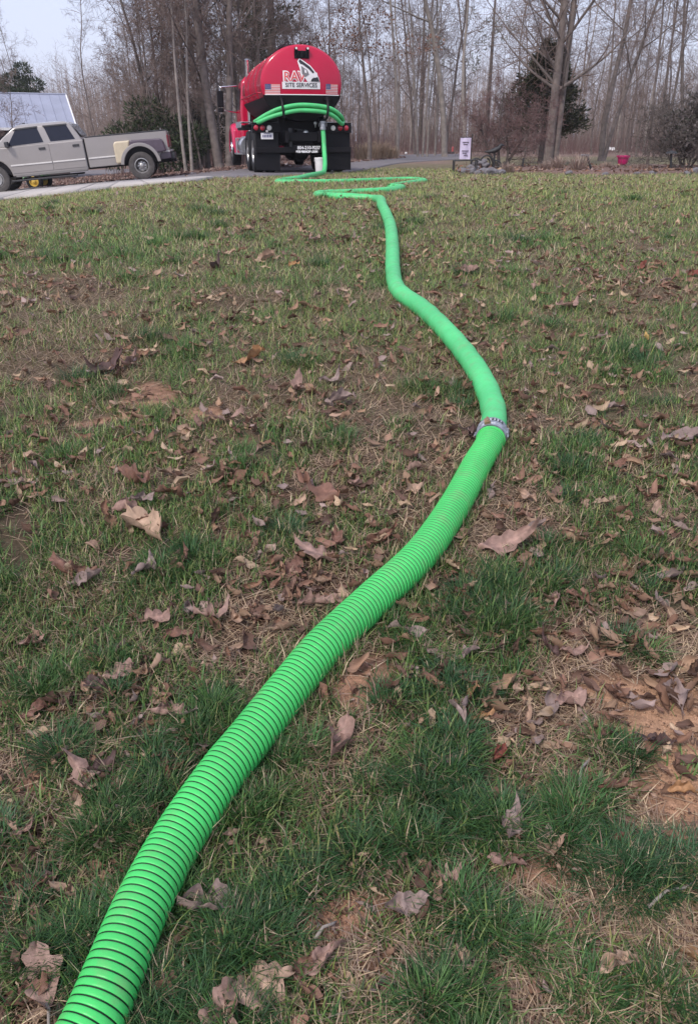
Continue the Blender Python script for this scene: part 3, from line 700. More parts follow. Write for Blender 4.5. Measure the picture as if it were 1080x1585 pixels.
nh = np_mesh('suction_hose', Vv, Qq, [M['hose'], M['groove']])
nh.data.polygons.foreach_set('material_index', mi.astype(np.int32)); nh.data.polygons.foreach_set('use_smooth', [True]*len(nh.data.polygons))
import bmesh
bm = bmesh.new(); bm.from_mesh(nh.data); bmesh.ops.recalc_face_normals(bm, faces=bm.faces); bm.to_mesh(nh.data); bm.free()
tag(nh, 'thick ribbed green suction hose with dark grooves running across the near grass', 'hose')
fh = MB(); fr_ = [HR*(1+.035*math.sin(i*.9)*math.sin(i*.137)) for i in range(len(far_path))]
fh.tube(far_path, fr_, 20); fo_ = fh.build('discharge_hose', M['hose_far'], None, smooth=True)
tag(fo_, 'smooth bright green hose zigzagging from the clamp over the lawn to the truck', 'hose')
# camlock coupling between the two
i0 = len(near_path)-1; cpos = near_path[-1]*.5+far_path[0]*.5; cdir = (far_path[1]-near_path[-8]).normalized()
cpl = empty('hose_coupling', cpos); cpl.rotation_mode = 'QUATERNION'; cpl.rotation_quaternion = cdir.to_track_quat('Z', 'Y')
tag(cpl, 'grey metal clamp coupling joining the ribbed and smooth green hoses', 'coupling')
cbm = MB(); cbm.lathe([(HR-.004, -.034), (HR+.004, -.034), (HR+.005, -.024), (HR+.009, -.020), (HR+.010, -.004), (HR+.006, 0), (HR+.006, .012), (HR+.010, .015), (HR+.009, .030), (HR+.003, .036), (HR-.004, .036)], 40, 'z'); cbm.build('coupling_ring', M['galv'], cpl, smooth='auto')
bd = MB(); bd.lathe([(HR+.001, -.062), (HR+.005, -.060), (HR+.005, -.05), (HR+.001, -.048)], 40, 'z'); bd.build('hose_band', M['hose'], cpl, smooth='auto')
qi = cpl.rotation_quaternion.inverted(); upl = qi @ Vector((0, 0, 1)); lfl = qi @ Vector((-1, 0, 0)); cml = qi @ Vector((0, -1, .3)); cml.z = 0
a_base = math.atan2((upl*.8+cml*.35).y, (upl*.8+cml*.35).x); _t = (lfl.y*math.cos(a_base)-lfl.x*math.sin(a_base)); SG = 1 if _t > 0 else -1
def radial(mb, a_, r_, z_, size, mi=0):
    rot = Matrix.Rotation(a_, 3, 'Z'); mb.box((math.cos(a_)*r_, math.sin(a_)*r_, z_), size, mi, rot)
for da, nm in ((.45*SG, 'clamp_lug'), (-1.25*SG, 'cam_lever'), (1.75*SG, 'cam_lever')):
    lg = MB()
    if nm == 'clamp_lug':
        radial(lg, a_base+da, HR+.013, -.004, (.012, .020, .026)); lg.tube([(math.cos(a_base+da)*(HR+.014), math.sin(a_base+da)*(HR+.014), -.024), (math.cos(a_base+da)*(HR+.014), math.sin(a_base+da)*(HR+.014), .024)], .005, 10)
        radial(lg, a_base+da+.05, HR+.010, -.022, (.012, .026, .012)); lg.build(nm, M['brass'], cpl, bevel=.002)
    else:
        radial(lg, a_base+da, HR+.011, .0, (.008, .018, .046)); lg.tube([(math.cos(a_base+da)*(HR+.012), math.sin(a_base+da)*(HR+.012), .022), (math.cos(a_base+da+.12)*(HR+.013), math.sin(a_base+da+.12)*(HR+.013), -.034)], .004, 8); lg.build(nm, M['galv'], cpl, bevel=.003)
for k_ in range(4):
    nbm = MB(); radial(nbm, a_base+(.1-.22*k_)*SG, HR+.0095, .006, (.006, .006, .02)); nbm.build('grip_notch', M['darkgrey'], cpl, bevel=.001)

# white bucket by the hose
bp_ = at(497, 276.0); bp_ = TM @ Vector((.42, -1.62, 0)); bp_.z = gf(bp_.x, bp_.y)+.02
bk = empty('plastic_bucket', bp_); tag(bk, 'white plastic bucket on the ground behind the green hose at the truck', 'bucket')
b1 = MB(); b1.lathe([(.001, .0), (.125, .0), (.13, .01), (.152, .34), (.158, .345), (.158, .36), (.148, .36), (.125, .02), (.001, .02)], 28, 'z'); b1.build('bucket_shell', M['white'], bk, smooth='auto')
for z in (.29, .32): b2 = MB(); b2.lathe([(.147, z), (.16, z+.003), (.16, z+.010), (.147, z+.013)], 28, 'z'); b2.build('bucket_rib', M['white'], bk, smooth='auto')
b3 = MB(); b3.tube([(.16*math.cos(t_), -.02-.1*math.sin(t_), .31-.12*math.sin(t_)) for t_ in np.linspace(0, math.pi, 12)], .004, 6); b3.build('bucket_handle', M['galv'], bk)

# ---- pickup: local +y forward (to the left of the photo), left flank towards the camera
PX, PYW = -6.41, 26.75
prx = gf(-6.25, 25.85); pfx = gf(-6.25-4.21, 25.85-.74)
pt = math.atan2(prx-pfx, 4.28)
pick = empty('pickup_truck', (PX, PYW, prx+.02)); pick.rotation_euler = (-pt, 0, R(100)); pick.rotation_mode = 'XYZ'
tag(pick, 'silver crew cab pickup with mismatched cream and purple rear fender parked on the driveway', 'pickup')
def arch(cy_, cz_, r_, n_=14, a0=180, a1=0): return [(cy_+r_*math.cos(R(a0+(a1-a0)*i/n_)), cz_+r_*math.sin(R(a0+(a1-a0)*i/n_))) for i in range(n_+1)]
HW = .96
WR = .385
body_o = [(1.575, .42)]+[(3.72, .42)]+arch(4.28, .42, .50, 14, 180, 0)[:]+[(5.2, .42), (5.28, .62), (5.25, 1.02), (5.15, 1.12), (4.2, 1.22), (3.75, 1.215), (1.575, 1.245)]
# arch() runs with increasing y when a0=180 -> a1=0
pb = MB(); pb.prism(body_o, -HW, HW); pb.build('cab_body', M['pickup'], pick, bevel=.035)
bed_o = [(-.90, .55)]+[(-.88, 1.28), (1.535, 1.28), (1.535, .46), (.56, .46)]+[(y, z) for y, z in arch(0, .42, .52, 14, 0, 180)]+[(-.56, .55)]
pbd = MB(); pbd.prism(bed_o, -HW, -HW+.09); pbd.prism(bed_o, HW-.09, HW); pbd.box((0, .27, .72), (1.74, 2.5, .06)); pbd.box((0, 1.49, 1.0), (1.74, .07, .56)); pbd.build('cargo_bed', M['pickup'], pick, bevel=.02)
tg = MB(); tg.box((0, -.87, .96), (1.6, .06, .56)); tg.build('tailgate', M['pickup'], pick, bevel=.02)
rl = MB()
for sx_ in (-1, 1): rl.box((sx_*(HW-.05), .33, 1.292), (.12, 2.38, .03))
rl.build('bed_rail_cap', M['darkgrey'], pick, bevel=.01)
gp = MB(); gp.box((0, 1.555, .86), (1.86, .045, .78)); gp.build('cab_gap', M['black'], pick)
gh = MB()
def ghs(y0, y1, z, hw): return [(-hw, y0, z), (hw, y0, z), (hw, y1, z), (-hw, y1, z)]
V_ = []
secs = [(1.585, 4.18, 1.21, .925), (1.72, 3.86, 1.45, .8736), (1.88, 3.50, 1.70, .82), (2.02, 3.36, 1.765, .74), (2.3, 3.2, 1.795, .5)]
loft(gh, [ghs(*s_) for s_ in secs]); gh.build('cab_roof', M['pickup'], pick, bevel=.03, smooth='auto')
def side_x(z): return float(np.interp(z, [1.21, 1.45, 1.70, 1.765], [.925, .8736, .82, .74]))
def side_plate(outl, mt, name, off=.006, parent=pick, both=True):
    for sx_ in ((-1, 1) if both else (-1,)):
        mb = MB(); n_ = len(outl)
        A = [(sx_*(side_x(z)+off), y, z) for y, z in outl]; B = [(sx_*(side_x(z)-.02), y, z) for y, z in outl]
        mb.add(A+B, [tuple(range(n_)), tuple(range(2*n_-1, n_-1, -1))]+[(i, (i+1) % n_, n_+(i+1) % n_, n_+i) for i in range(n_)]); mb.build(name, mt, parent)
side_plate([(3.42, 1.655), (2.82, 1.675), (2.70, 1.265), (3.74, 1.235)], M['glass'], 'front_door_window')
side_plate([(2.62, 1.675), (1.98, 1.675), (1.79, 1.27), (2.50, 1.265)], M['glass'], 'rear_door_window')
side_plate([(3.50, 1.64), (3.42, 1.685), (2.80, 1.70), (2.80, 1.665), (3.40, 1.645)], M['darkgrey'], 'window_visor', .028)
side_plate([(2.64, 1.70), (1.96, 1.70), (1.96, 1.665), (2.64, 1.665)], M['darkgrey'], 'window_visor', .028)
ws = MB(); ws.add([(-.80, 3.905, 1.44), (.80, 3.905, 1.44), (.74, 3.53, 1.69), (-.74, 3.53, 1.69), (-.86, 4.19, 1.235), (.86, 4.19, 1.235)], [(4, 5, 1, 0), (0, 1, 2, 3)])
for v_ in range(len(ws.v)): ws.v[v_] = (ws.v[v_][0], ws.v[v_][1]+.012, ws.v[v_][2]+.012)
ws.build('windscreen', M['wglass'], pick)
bw = MB(); bw.add([(-.75, 1.63, 1.34), (.75, 1.63, 1.34), (.7, 1.85, 1.68), (-.7, 1.85, 1.68)], [(0, 1, 2, 3)])
for v_ in range(4): bw.v[v_] = (bw.v[v_][0], bw.v[v_][1]-.015, bw.v[v_][2]+.01)
bw.build('rear_window', M['glass'], pick)
for sx_ in (-1, 1):
    for (y0, y1) in ((2.575, 3.77), (1.60, 2.555)):
        dr = MB(); dr.prism([(y0, .50), (y1, .50), (y1, 1.20), (y0, 1.215)], sx_*HW, sx_*(HW+.012)); d_ = dr.build('door', M['pickup'], pick, bevel=.006)
        hn = MB(); hn.box((sx_*(HW+.022), y0+.20, 1.10), (.03, .19, .065)); hn.build('door_handle', M['darkgrey'], d_, bevel=.008)
        ts_ = MB(); ts_.box((sx_*(HW+.018), (y0+y1)/2, .715), (.022, y1-y0-.01, .04)); ts_.build('trim_strip', M['strip'], d_, bevel=.006)
    tsb = MB(); tsb.box((sx_*(HW+.008), 1.07, .715), (.022, .88, .04)); tsb.box((sx_*(HW+.008), -.79, .715), (.022, .2, .04)); tsb.build('trim_strip', M['strip'], pick, bevel=.006)
    rk = MB(); rk.box((sx_*(HW-.03), 2.65, .43), (.06, 2.1, .08)); rk.build('rocker_panel', M['pickup_lo'], pick, bevel=.015)
    bs = MB(); bs.box((sx_*.86, 2.9, .30), (.16, 1.9, .05)); bs.build('running_board', M['darkgrey'], pick, bevel=.012)
    # flared dually fender: cream front panel, purple rear panel, silver arch
    f1 = MB(); x0, x1 = sx_*(HW-.02), sx_*(HW+.17)
    top = 1.10
    f1.prism([(.72, .50), (.72, top-.06), (.66, top), (.22, top)]+arch(0, .42, .56, 8, 60, 8), x0, x1); f1.build('fender_front_panel', M['cream'], pick, bevel=.05)
    f2 = MB(); f2.prism([(.22, top), (-.68, top-.02), (-.74, top-.09), (-.80, .72)]+arch(0, .42, .56, 10, 150, 60), x0, x1); f2.build('fender_rear_panel', M['purple'], pick, bevel=.05)
    ar = MB(); sc_ = []
    for q in range(17):
        a_ = R(4)+R(172)*q/16
        sc_.append([(x0, .50*math.cos(a_), .42+.50*math.sin(a_)), (x1+sx_*.012, .50*math.cos(a_), .42+.50*math.sin(a_)), (x1+sx_*.012, .60*math.cos(a_), .42+.60*math.sin(a_)), (x0, .60*math.cos(a_), .42+.60*math.sin(a_))])
    loft(ar, sc_); ar.build('wheel_arch_trim', M['pickup'], pick, bevel=.015)
    ww = MB(); ww.box((sx_*.90, 0, .70), (.10, 1.0, .50)); ww.build('wheel_well', M['black'], pick); ww = MB(); ww.box((sx_*.84, 4.28, .70), (.10, .96, .44)); ww.build('wheel_well', M['black'], pick)
    lw = MB(); lw.prism([(-.55, .50), (-.62, .70), (-.91, .70), (-.91, .52)], sx_*(HW-.02), sx_*(HW+.02)); lw.build('lower_quarter_panel', M['purple'], pick, bevel=.02)
    tl = MB(); tl.box((sx_*(HW-.03), -.885, .99), (.09, .06, .34)); tl.build('tail_light', M['lamp_dim'], pick, bevel=.02)
    wheel(pick, (sx_*.99, 0, WR), WR, .20, .215, sx_, M['dirtyrubber'], M['rim'], .13)
    wheel(pick, (sx_*.76, 0, WR), WR, .20, .215, sx_, M['dirtyrubber'], M['rim'], .05, False)
    wheel(pick, (sx_*.86, 4.28, WR), WR, .20, .215, sx_, M['dirtyrubber'], M['rim'], -.04)
    mi_ = MB(); mi_.box((sx_*1.06, 3.72, 1.28), (.20, .10, .16)); mi_.box((sx_*.95, 3.74, 1.235), (.12, .06, .05)); mi_.build('side_mirror', M['darkgrey'], pick, bevel=.02)
    hlp = MB(); hlp.box((sx_*.72, 5.27, .92), (.34, .06, .18)); hlp.build('headlight', M['lamp_clear'], pick, bevel=.02)
bmr = MB(); bmr.box((0, -.96, .58), (1.75, .14, .18)); bmr.box((0, -.94, .44), (.1, .2, .1)); bmr.build('rear_bumper', M['darkgrey'], pick, bevel=.03)
bmf = MB(); bmf.box((0, 5.36, .58), (1.9, .16, .22)); bmf.build('front_bumper', M['chrome'], pick, bevel=.03)
un = MB(); un.box((0, 2.1, .50), (1.0, 6.0, .18)); un.tube([(-.7, 0, WR), (.7, 0, WR)], .07, 10); un.tube([(-.7, 4.28, WR), (.7, 4.28, WR)], .06, 10); un.lathe([(.02, -.2), (.16, -.1), (.16, .1), (.02, .2)], 14, 'y', (0, 0, WR)); un.build('underbody', M['black'], pick)
rl2 = MB(); rl2.lathe([(.001, .0), (.05, 0), (.04, .04), (.001, .045)], 12, 'z', (0, 3.3, 1.79)); 
for x in (-.3, .3): rl2.lathe([(.001, .0), (.05, 0), (.04, .04), (.001, .045)], 12, 'z', (x, 3.25, 1.785))
rl2.build('roof_marker_light', M['darkgrey'], pick)

# lawn tractor behind the pickup, its yellow wheel showing underneath
tp = Vector((-11.05, 29.3, 0)); tp.z = gf(tp.x, tp.y)
tra = empty('lawn_tractor', tp); tag(tra, 'lawn tractor with yellow wheels standing behind the silver pickup', 'lawn tractor')
for (x, y, rr, w_) in ((.30, -.45, .27, .22), (.30, .45, .27, .22), (-1.0, -.40, .20, .15), (-1.0, .40, .20, .15)):
    e = wheel(tra, (x, y, rr), rr, w_, rr*.6, -1 if y > 0 else 1, M['rubber'], M['yellow'], .04, False); e.rotation_euler = (0, 0, R(90) if y > 0 else R(-90)); e.rotation_euler = (0, 0, R(-90)) if y < 0 else (0, 0, R(-90))
th_ = MB(); th_.box((-.75, 0, .55), (.75, .42, .35)); th_.box((.25, 0, .45), (.7, .72, .16)); th_.box((-.2, 0, .35), (1.5, .35, .12)); th_.build('tractor_body', M['tractor'], tra, bevel=.05)
ts2 = MB(); ts2.box((.30, 0, .58), (.38, .42, .08)); ts2.box((.48, 0, .72), (.08, .42, .28)); ts2.build('seat', M['yellow'], tra, bevel=.04)
tw = MB(); tw.tube([(-.35, 0, .6), (-.18, 0, .86)], .02, 8); tw.tube([(-.18+.06*math.sin(t_)*.5, .17*math.cos(t_), .86+.12*math.sin(t_)) for t_ in np.linspace(0, 2*math.pi, 20)], .014, 6); tw.build('steering_wheel', M['black'], tra)

# ---- barn with pale metal roof
bn = empty('barn', (-16.6, 43.2, gf(-16.6, 43.2)), R(24)); tag(bn, 'low barn with pale blue metal gable roof behind the pickup', 'barn')
BL, BD, EZ, RZZ = 9.0, 5.6, 2.42, 4.05
w_ = MB(); w_.box((-BL/2+2.6, BD/2, EZ/2), (BL-.6, BD-.7, EZ)); w_.add([(2.28, .35, EZ), (2.28, BD-.35, EZ), (2.28, BD/2, RZZ-.2)], [(0, 1, 2)]); w_.build('wall', M['barnwood'], bn)
rf = MB()
for s_ in (0, 1):
    y0, y1 = (-.1, BD/2) if s_ == 0 else (BD+.1, BD/2)
    P = [(-BL+2.6, y0, EZ), (2.9, y0, EZ), (2.9, y1, RZZ), (-BL+2.6, y1, RZZ)]
    rf.add(P+[(a_, b_, z-.05) for a_, b_, z in P], [(0, 1, 2, 3), (7, 6, 5, 4), (0, 4, 5, 1), (1, 5, 6, 2), (2, 6, 7, 3), (3, 7, 4, 0)])
ro = rf.build('roof', M['roofmetal'], bn)
sm = MB()
for k_ in range(24):
    x = -BL+2.7+k_*.49
    if x > 2.88: break
    sm.add([(x-.012, -.11, EZ+.002), (x+.012, -.11, EZ+.002), (x+.012, BD/2, RZZ+.002), (x-.012, BD/2, RZZ+.002), (x, -.11, EZ+.03), (x, BD/2, RZZ+.03)], [(0, 4, 5, 3), (4, 1, 2, 5)])
o = sm.build('roof_seams', M['roofmetal'], ro); o['kind'] = 'stuff'
rc = MB(); rc.tube([(-BL+2.6, BD/2, RZZ+.01), (2.92, BD/2, RZZ+.01)], .05, 6); rc.build('ridge_cap', M['roofmetal'], ro)
ev = MB(); ev.box((-BL/2+2.75, -.12, EZ-.06), (BL+.3, .04, .12)); ev.tube([(2.91, -.12, EZ), (2.91, BD/2, RZZ)], .04, 4); ev.build('fascia', M['white'], ro)
# ================================================================== trees
def grow(seed, H, r0, lean=(0, 0), fork=.45, nb=16, lv=3, start=.25, up=.55, spread=.33, wob=.05, trunks=None, minr=.0052, twigf=1.0):
    """returns (wood MB, twig MB): a tapered trunk with limbs, and the finer twigs"""
    rnd = random.Random(seed); wood = MB(); tw = MB()
    def limb(p, d, L_, r_, level, sides):
        n_ = max(3, min(9, int(L_/.45)+2)) if level < 2 else (3 if level == 2 else 1); pts = [Vector(p)]; rad = [r_]; d = Vector(d).normalized()
        for i in range(n_):
            d = (d+Vector((rnd.gauss(0, 1), rnd.gauss(0, 1), rnd.gauss(0, .6)))*wob*(1.0 if level == 0 else 2.6)+Vector((0, 0, .05 if level else .02))).normalized()
            pts.append(pts[-1]+d*(L_/n_)); rad.append(max(minr*.6, r_*(1-.86*(i+1)/n_)))
        (wood if level < 2 else tw).tube(pts, rad, sides, caps=False)
        return pts, rad
    def branch(pts, rad, level, L_):
        if level > lv: return
        cnt = {1: nb, 2: int(10*twigf), 3: int(8*twigf), 4: 4}[level]
        m_ = len(pts)-1
        for k_ in range(cnt):
            f_ = (start+(1-start)*(k_+rnd.random())/cnt) if level == 1 else (.15+.85*(k_+rnd.random())/cnt)
            q = min(m_-1, int(f_*m_)); t_ = f_*m_-q; p = pts[q].lerp(pts[q+1], min(1, t_)); rr = rad[q]+(rad[q+1]-rad[q])*min(1, t_)
            ax = (pts[q+1]-pts[q]).normalized(); a_ = rnd.uniform(0, 2*math.pi); o1 = ax.orthogonal().normalized(); o2 = ax.cross(o1)
            d = (o1*math.cos(a_)+o2*math.sin(a_))
            d = (d*1.0+ax*rnd.uniform(.3, 1.1)*(up/.55)).normalized()
            if level == 1: l2 = H*spread*(1.15-f_*.75)*rnd.uniform(.55, 1.1); r2 = max(minr*1.6, rr*rnd.uniform(.28, .5))
            else: l2 = L_*rnd.uniform(.25, .5); r2 = max(minr, rr*rnd.uniform(.4, .6))
            pp, r3 = limb(p, d, l2, r2, level, 5 if level == 1 else 3); branch(pp, r3, level+1, l2)
    for (ox, oy, dx, dy, hk) in (trunks or [(0, 0, lean[0], lean[1], 1.0)]):
        pts, rad = limb((ox, oy, -.15), (dx, dy, 1), H*hk, r0*hk, 0, 9)
        # root flare
        pts2 = [pts[0], pts[0]+Vector((dx, dy, 1)).normalized()*.35]; wood.tube(pts2, [r0*hk*1.45, r0*hk*.98], 9, caps=False)
        branch(pts, rad, 1, H*hk)
    return wood, tw
_ng = [0]
def make_tree(name, loc, label, group=None, bark='bark', twig='twig', cat='tree', **kw):
    wood, tw = grow(**kw)
    e = empty(name, loc); tag(e, label, cat, group)
    wood.build('trunk', M[bark], e, smooth=True, fix=False); tw.build('crown', M[twig], e, fix=False)
    return e
def foliage(seed, n_, fn, size, cols, flat=.5, name='crown', parent=None, mt=None, elong=2.2):
    """n_ small leaf sprays (kite shaped) at positions given by fn(rng) -> (N,3), outward direction (N,3)"""
    r_ = np.random.default_rng(seed); P, D = fn(r_, n_)
    D = D+r_.normal(0, .55, D.shape); D /= np.linalg.norm(D, axis=1, keepdims=True)
    S = np.cross(D, r_.normal(0, 1, D.shape)); S /= np.linalg.norm(S, axis=1, keepdims=True)
    L_ = size*r_.uniform(.6, 1.5, n_)[:, None]; w_ = L_/elong
    V_ = np.stack([P, P+D*L_*.45+S*w_*.5, P+D*L_, P+D*L_*.45-S*w_*.5], 1).reshape(-1, 3)
    q = np.arange(n_)[:, None]*4+np.arange(4)[None]
    cl = np.array(cols); c_ = cl[r_.integers(0, len(cl), n_)]*r_.uniform(.75, 1.25, (n_, 1)); c_ = np.repeat(c_, 4, 0)
    return np_mesh(name, V_, q, mt or M['needle'], c_, parent)
NEED = [(.030, .043, .022), (.022, .034, .018), (.042, .055, .028), (.05, .058, .034), (.075, .085, .045), (.09, .085, .055)]
def cone_fn(H, R0, z0, k_=70, power=.8, seed=0):
    rr = np.random.default_rng(seed+99)
    ph = rr.uniform(0, 6.28, k_); hz = rr.uniform(0, 1, k_)**.9; ln = rr.uniform(.65, 1.12, k_)
    def fn(r_, n_):
        i = r_.integers(0, k_, n_); f_ = hz[i]; R_ = R0*(1-f_)**power*ln[i]+.08
        t_ = r_.uniform(.15, 1, n_)**.6; a_ = ph[i]+r_.normal(0, .22, n_)
        rad = R_*t_; P = np.stack([rad*np.cos(a_), rad*np.sin(a_), z0+f_*H+t_*R_*.25+r_.normal(0, .12, n_)], 1)
        D = np.stack([np.cos(a_), np.sin(a_), np.full(n_, .45)], 1); return P, D
    return fn
def blob_fn(cs, seed=0):
    cs = np.array(cs)
    def fn(r_, n_):
        w_ = cs[:, 3]**2; i = r_.choice(len(cs), n_, p=w_/w_.sum()); d = r_.normal(0, 1, (n_, 3)); d /= np.linalg.norm(d, axis=1, keepdims=True)
        rad = cs[i, 3]*r_.uniform(.2, 1, n_)**.5; return cs[i, :3]+d*rad[:, None]*np.array([1, 1, .7]), d+np.array([0, 0, .3])
    return fn
def evergreen(name, loc, label, H, R0, z0, n_, size, seed, trunk_r=.12, fn=None, group=None, cat='tree', cols=NEED, ttop=None):
    e = empty(name, loc); tag(e, label, cat, group)
    tb = MB(); tb.tube([(0, 0, -.1), (.03, 0, H*.4), (0, .05, ttop or z0+H*.85)], [trunk_r*1.2, trunk_r, .02], 7, caps=False); tb.build('trunk', M['bark_dark'], e, smooth=True, fix=False)
    foliage(seed, n_, fn or cone_fn(H, R0, z0, seed=seed), size, cols, parent=e, elong=3.6); return e
def gp(px, Y):
    """ground point on the bearing of photo column px at distance Y"""
    d = ray(px, 200); x = d[0]/d[1]*Y; return Vector((x, Y, gf(x, Y)))

# prototypes for the bare woods
WG = 'bare trees of the winter woods'
WL = 'slender bare grey tree among many alike in the winter woods'
protos = []
specs = [dict(wob=.075, seed=11, H=15, r0=.08, nb=24, start=.15, spread=.24), dict(wob=.075, seed=12, H=13, r0=.07, nb=22, start=.15, spread=.22), dict(wob=.075, seed=13, H=17, r0=.095, nb=26, start=.15, spread=.28),
         dict(wob=.075, seed=14, H=11, r0=.055, nb=22, start=.1, spread=.25), dict(seed=15, H=14, r0=.075, nb=22, start=.15, spread=.26, wob=.08), dict(wob=.075, seed=16, H=8, r0=.05, nb=14, start=.12, spread=.35, up=.8),
         dict(seed=17, H=6, r0=.04, nb=12, start=.1, spread=.4, up=.7, wob=.09), dict(wob=.075, seed=18, H=16, r0=.07, nb=22, start=.2, spread=.2)]
for k_, s_ in enumerate(specs):
    e = make_tree('bare_tree', (0, 0, 0), WL, WG, bark=('bark_pale' if k_ in (1, 4) else 'bark'), **s_); protos.append(e)
rnd = random.Random(5); used = [False]*len(protos); NT = 0
def put(k_, p, s_=1.0):
    e = protos[k_] if not used[k_] else copy_tree(protos[k_]); used[k_] = True
    e.location = p; e.rotation_euler = (rnd.gauss(0, .03), rnd.gauss(0, .03), rnd.uniform(0, 6.28)); sc_ = s_*rnd.uniform(.88, 1.15); e.scale = (sc_, sc_, sc_); relabel(e, k_, p); return e
KIND = {0: 'medium grey bare tree', 1: 'slender pale bare tree', 2: 'tall thick bare tree', 3: 'thin young bare tree', 4: 'crooked pale bare tree', 5: 'low bushy bare sapling', 6: 'small spreading bare sapling', 7: 'tall narrow bare tree'}
def relabel(e, k_, p):
    px_ = 540+1200*p[0]/(p[1]*.9)
    zone = 'left of the truck' if px_ < 350 else ('behind the truck' if px_ < 560 else ('beyond the drive' if px_ < 720 else ('behind the garden bed' if px_ < 930 else 'right of the sapling')))
    dist = ('at the front of the woods' if p[1] < 52 else ('amid the woods' if p[1] < 66 else 'deep in the woods')) if p[1] > 45.5 else 'in the thicket'
    e['label'] = KIND[k_]+' '+dist+' '+zone; e['group'] = 'bare trees '+dist+' '+zone+', '+KIND[k_].split()[0]
cells = []
for Y in np.arange(46, 84, 3.2):
    wx = .56*Y+6
    for x in np.arange(-wx, wx, 5.4):
        xx = x+rnd.uniform(-2.2, 2.2); yy = Y+rnd.uniform(-1.5, 1.5)
        if xx < -9 and yy < 62: continue                          # the barn yard
        if xx < -13 and rnd.random() < .55: continue
        if 4 < xx < 8 and yy < 50: continue
        cells.append((xx, yy))
for (xx, yy) in cells: put(rnd.choice([0, 1, 2, 3, 3, 4, 5, 5, 5, 6, 6, 7]), (xx, yy, gf(xx, yy)))
# thicket to the left of the truck
for (xx, yy, k_) in [(-8.4, 35, 5), (-7.6, 36, 3), (-6.6, 34.5, 5), (-6.0, 36.5, 0), (-5.2, 35, 6), (-4.6, 38, 1), (-4.2, 34.5, 3), (-9.5, 39, 6), (-8.0, 40, 4), (-7.0, 41, 7), (-5.6, 40, 2), (-4.0, 42, 0), (-2.4, 40, 5), (-1.0, 42, 3), (-3.0, 37, 6), (-10.5, 42, 5), (-11.8, 44, 6), (-9.0, 45, 3), (-6.4, 44, 1), (-7.2, 33.2, 6), (-5.7, 33.0, 6), (-8.8, 36.5, 6), (-7.9, 34.2, 5), (-6.9, 37.5, 6), (-5.0, 33.4, 5), (-4.4, 36, 6), (-6.2, 39, 5), (-8.9, 42, 5), (-10.2, 40, 6), (-11.2, 46, 5), (-12.6, 49, 5), (-3.6, 35.2, 6)]:
    put(k_, (xx, yy, gf(xx, yy)))
for i, u_ in enumerate(used):
    if not u_: put(i, (rnd.uniform(-5, 20), 70, gf(0, 70)))

# trees that stand out
p = gp(853, 31); e = make_tree('bare_tree', p, 'big bare tree with twin trunks in front of the dark cedar', None, 'bark', seed=31, H=17, r0=.165, nb=30, start=.12, spread=.30, up=.5, lv=3, wob=.016,
                              trunks=[(0, 0, -.012, 0, 1), (.24, .10, .018, .02, .85)], twigf=1.1)
p = gp(935, 38); make_tree('bare_tree', p, 'bare forked tree with ivy at its foot right of the big twin tree', None, 'bark', seed=32, H=15, r0=.12, nb=16, start=.22, spread=.30, trunks=[(0, 0, -.05, 0, 1), (.1, 0, .13, .02, .8)])
p = gp(1010, 27); make_tree('sapling', p, 'thin straight sapling beside the magenta pot', None, 'bark', seed=33, H=9, r0=.045, nb=10, start=.35, spread=.22)
p = gp(1062, 44); make_tree('bare_tree', p, 'tall bare leaning tree above the twiggy grey shrub', None, 'bark', seed=34, H=15, r0=.10, nb=14, start=.3, spread=.28, lean=(-.07, 0))
p = gp(1030, 48); make_tree('bare_tree', p, 'bare tree forking low between the sapling and the leaning tree', None, 'bark', seed=134, H=15, r0=.09, nb=14, start=.3, spread=.28, trunks=[(0, 0, -.08, 0, 1), (.1, 0, .10, 0, .9)])
p = gp(690, 47); make_tree('bare_tree', p, 'thick pale trunked bare tree behind the lilac garden flag', None, 'bark_pale', seed=35, H=18, r0=.17, nb=18, start=.28, spread=.28)
p = gp(722, 43); make_tree('bare_tree', p, 'slim white barked tree rising straight above the garden flag', None, 'bark_pale', seed=36, H=14, r0=.09, nb=12, start=.4, spread=.2)
p = gp(616, 45); make_tree('bare_tree', p, 'pale straight trunk at the end of the dry straw clump', None, 'bark_pale', seed=37, H=16, r0=.09, nb=14, start=.4, spread=.22)
p = gp(648, 47); make_tree('bare_tree', p, 'pale tree with three thin stems at the far edge of the drive', None, 'bark_pale', seed=38, H=14, r0=.07, nb=10, start=.35, spread=.25, trunks=[(0, 0, -.04, 0, 1), (.25, 0, .02, 0, .95), (.5, .1, .06, 0, .8)])
p = gp(779, 28); make_tree('ornamental_shrub', p, 'reddish multi stemmed bare shrub in the mulch bed left of the big tree', None, 'bark_dark', 'twig_red', cat='shrub', seed=39, H=2.6, r0=.06, nb=16, start=.2, spread=.62, up=.35, wob=.10, minr=.004,
                               trunks=[(0, 0, -.25, 0, 1), (.08, 0, .12, .1, .9), (-.05, .1, -.5, -.1, .9), (.1, -.05, .45, 0, .8)], twigf=1.3)
p = gp(336, 33); make_tree('bare_tree', p, 'tall thick dark trunked tree just left of the truck', None, 'bark', seed=40, H=18, r0=.17, nb=22, start=.2, spread=.30, trunks=[(0, 0, -.02, 0, 1), (.35, .1, .02, 0, .9)], twigf=1.2)
p = gp(318, 34.5); make_tree('bare_tree', p, 'dark tree crowded behind the twin pale birches', None, 'bark_dark', seed=41, H=16, r0=.11, nb=18, start=.18, spread=.30, twigf=1.2)
p = gp(372, 36); make_tree('bare_tree', p, 'dark bare tree directly above the truck mirror', None, 'bark_dark', seed=141, H=15, r0=.09, nb=18, start=.18, spread=.28)
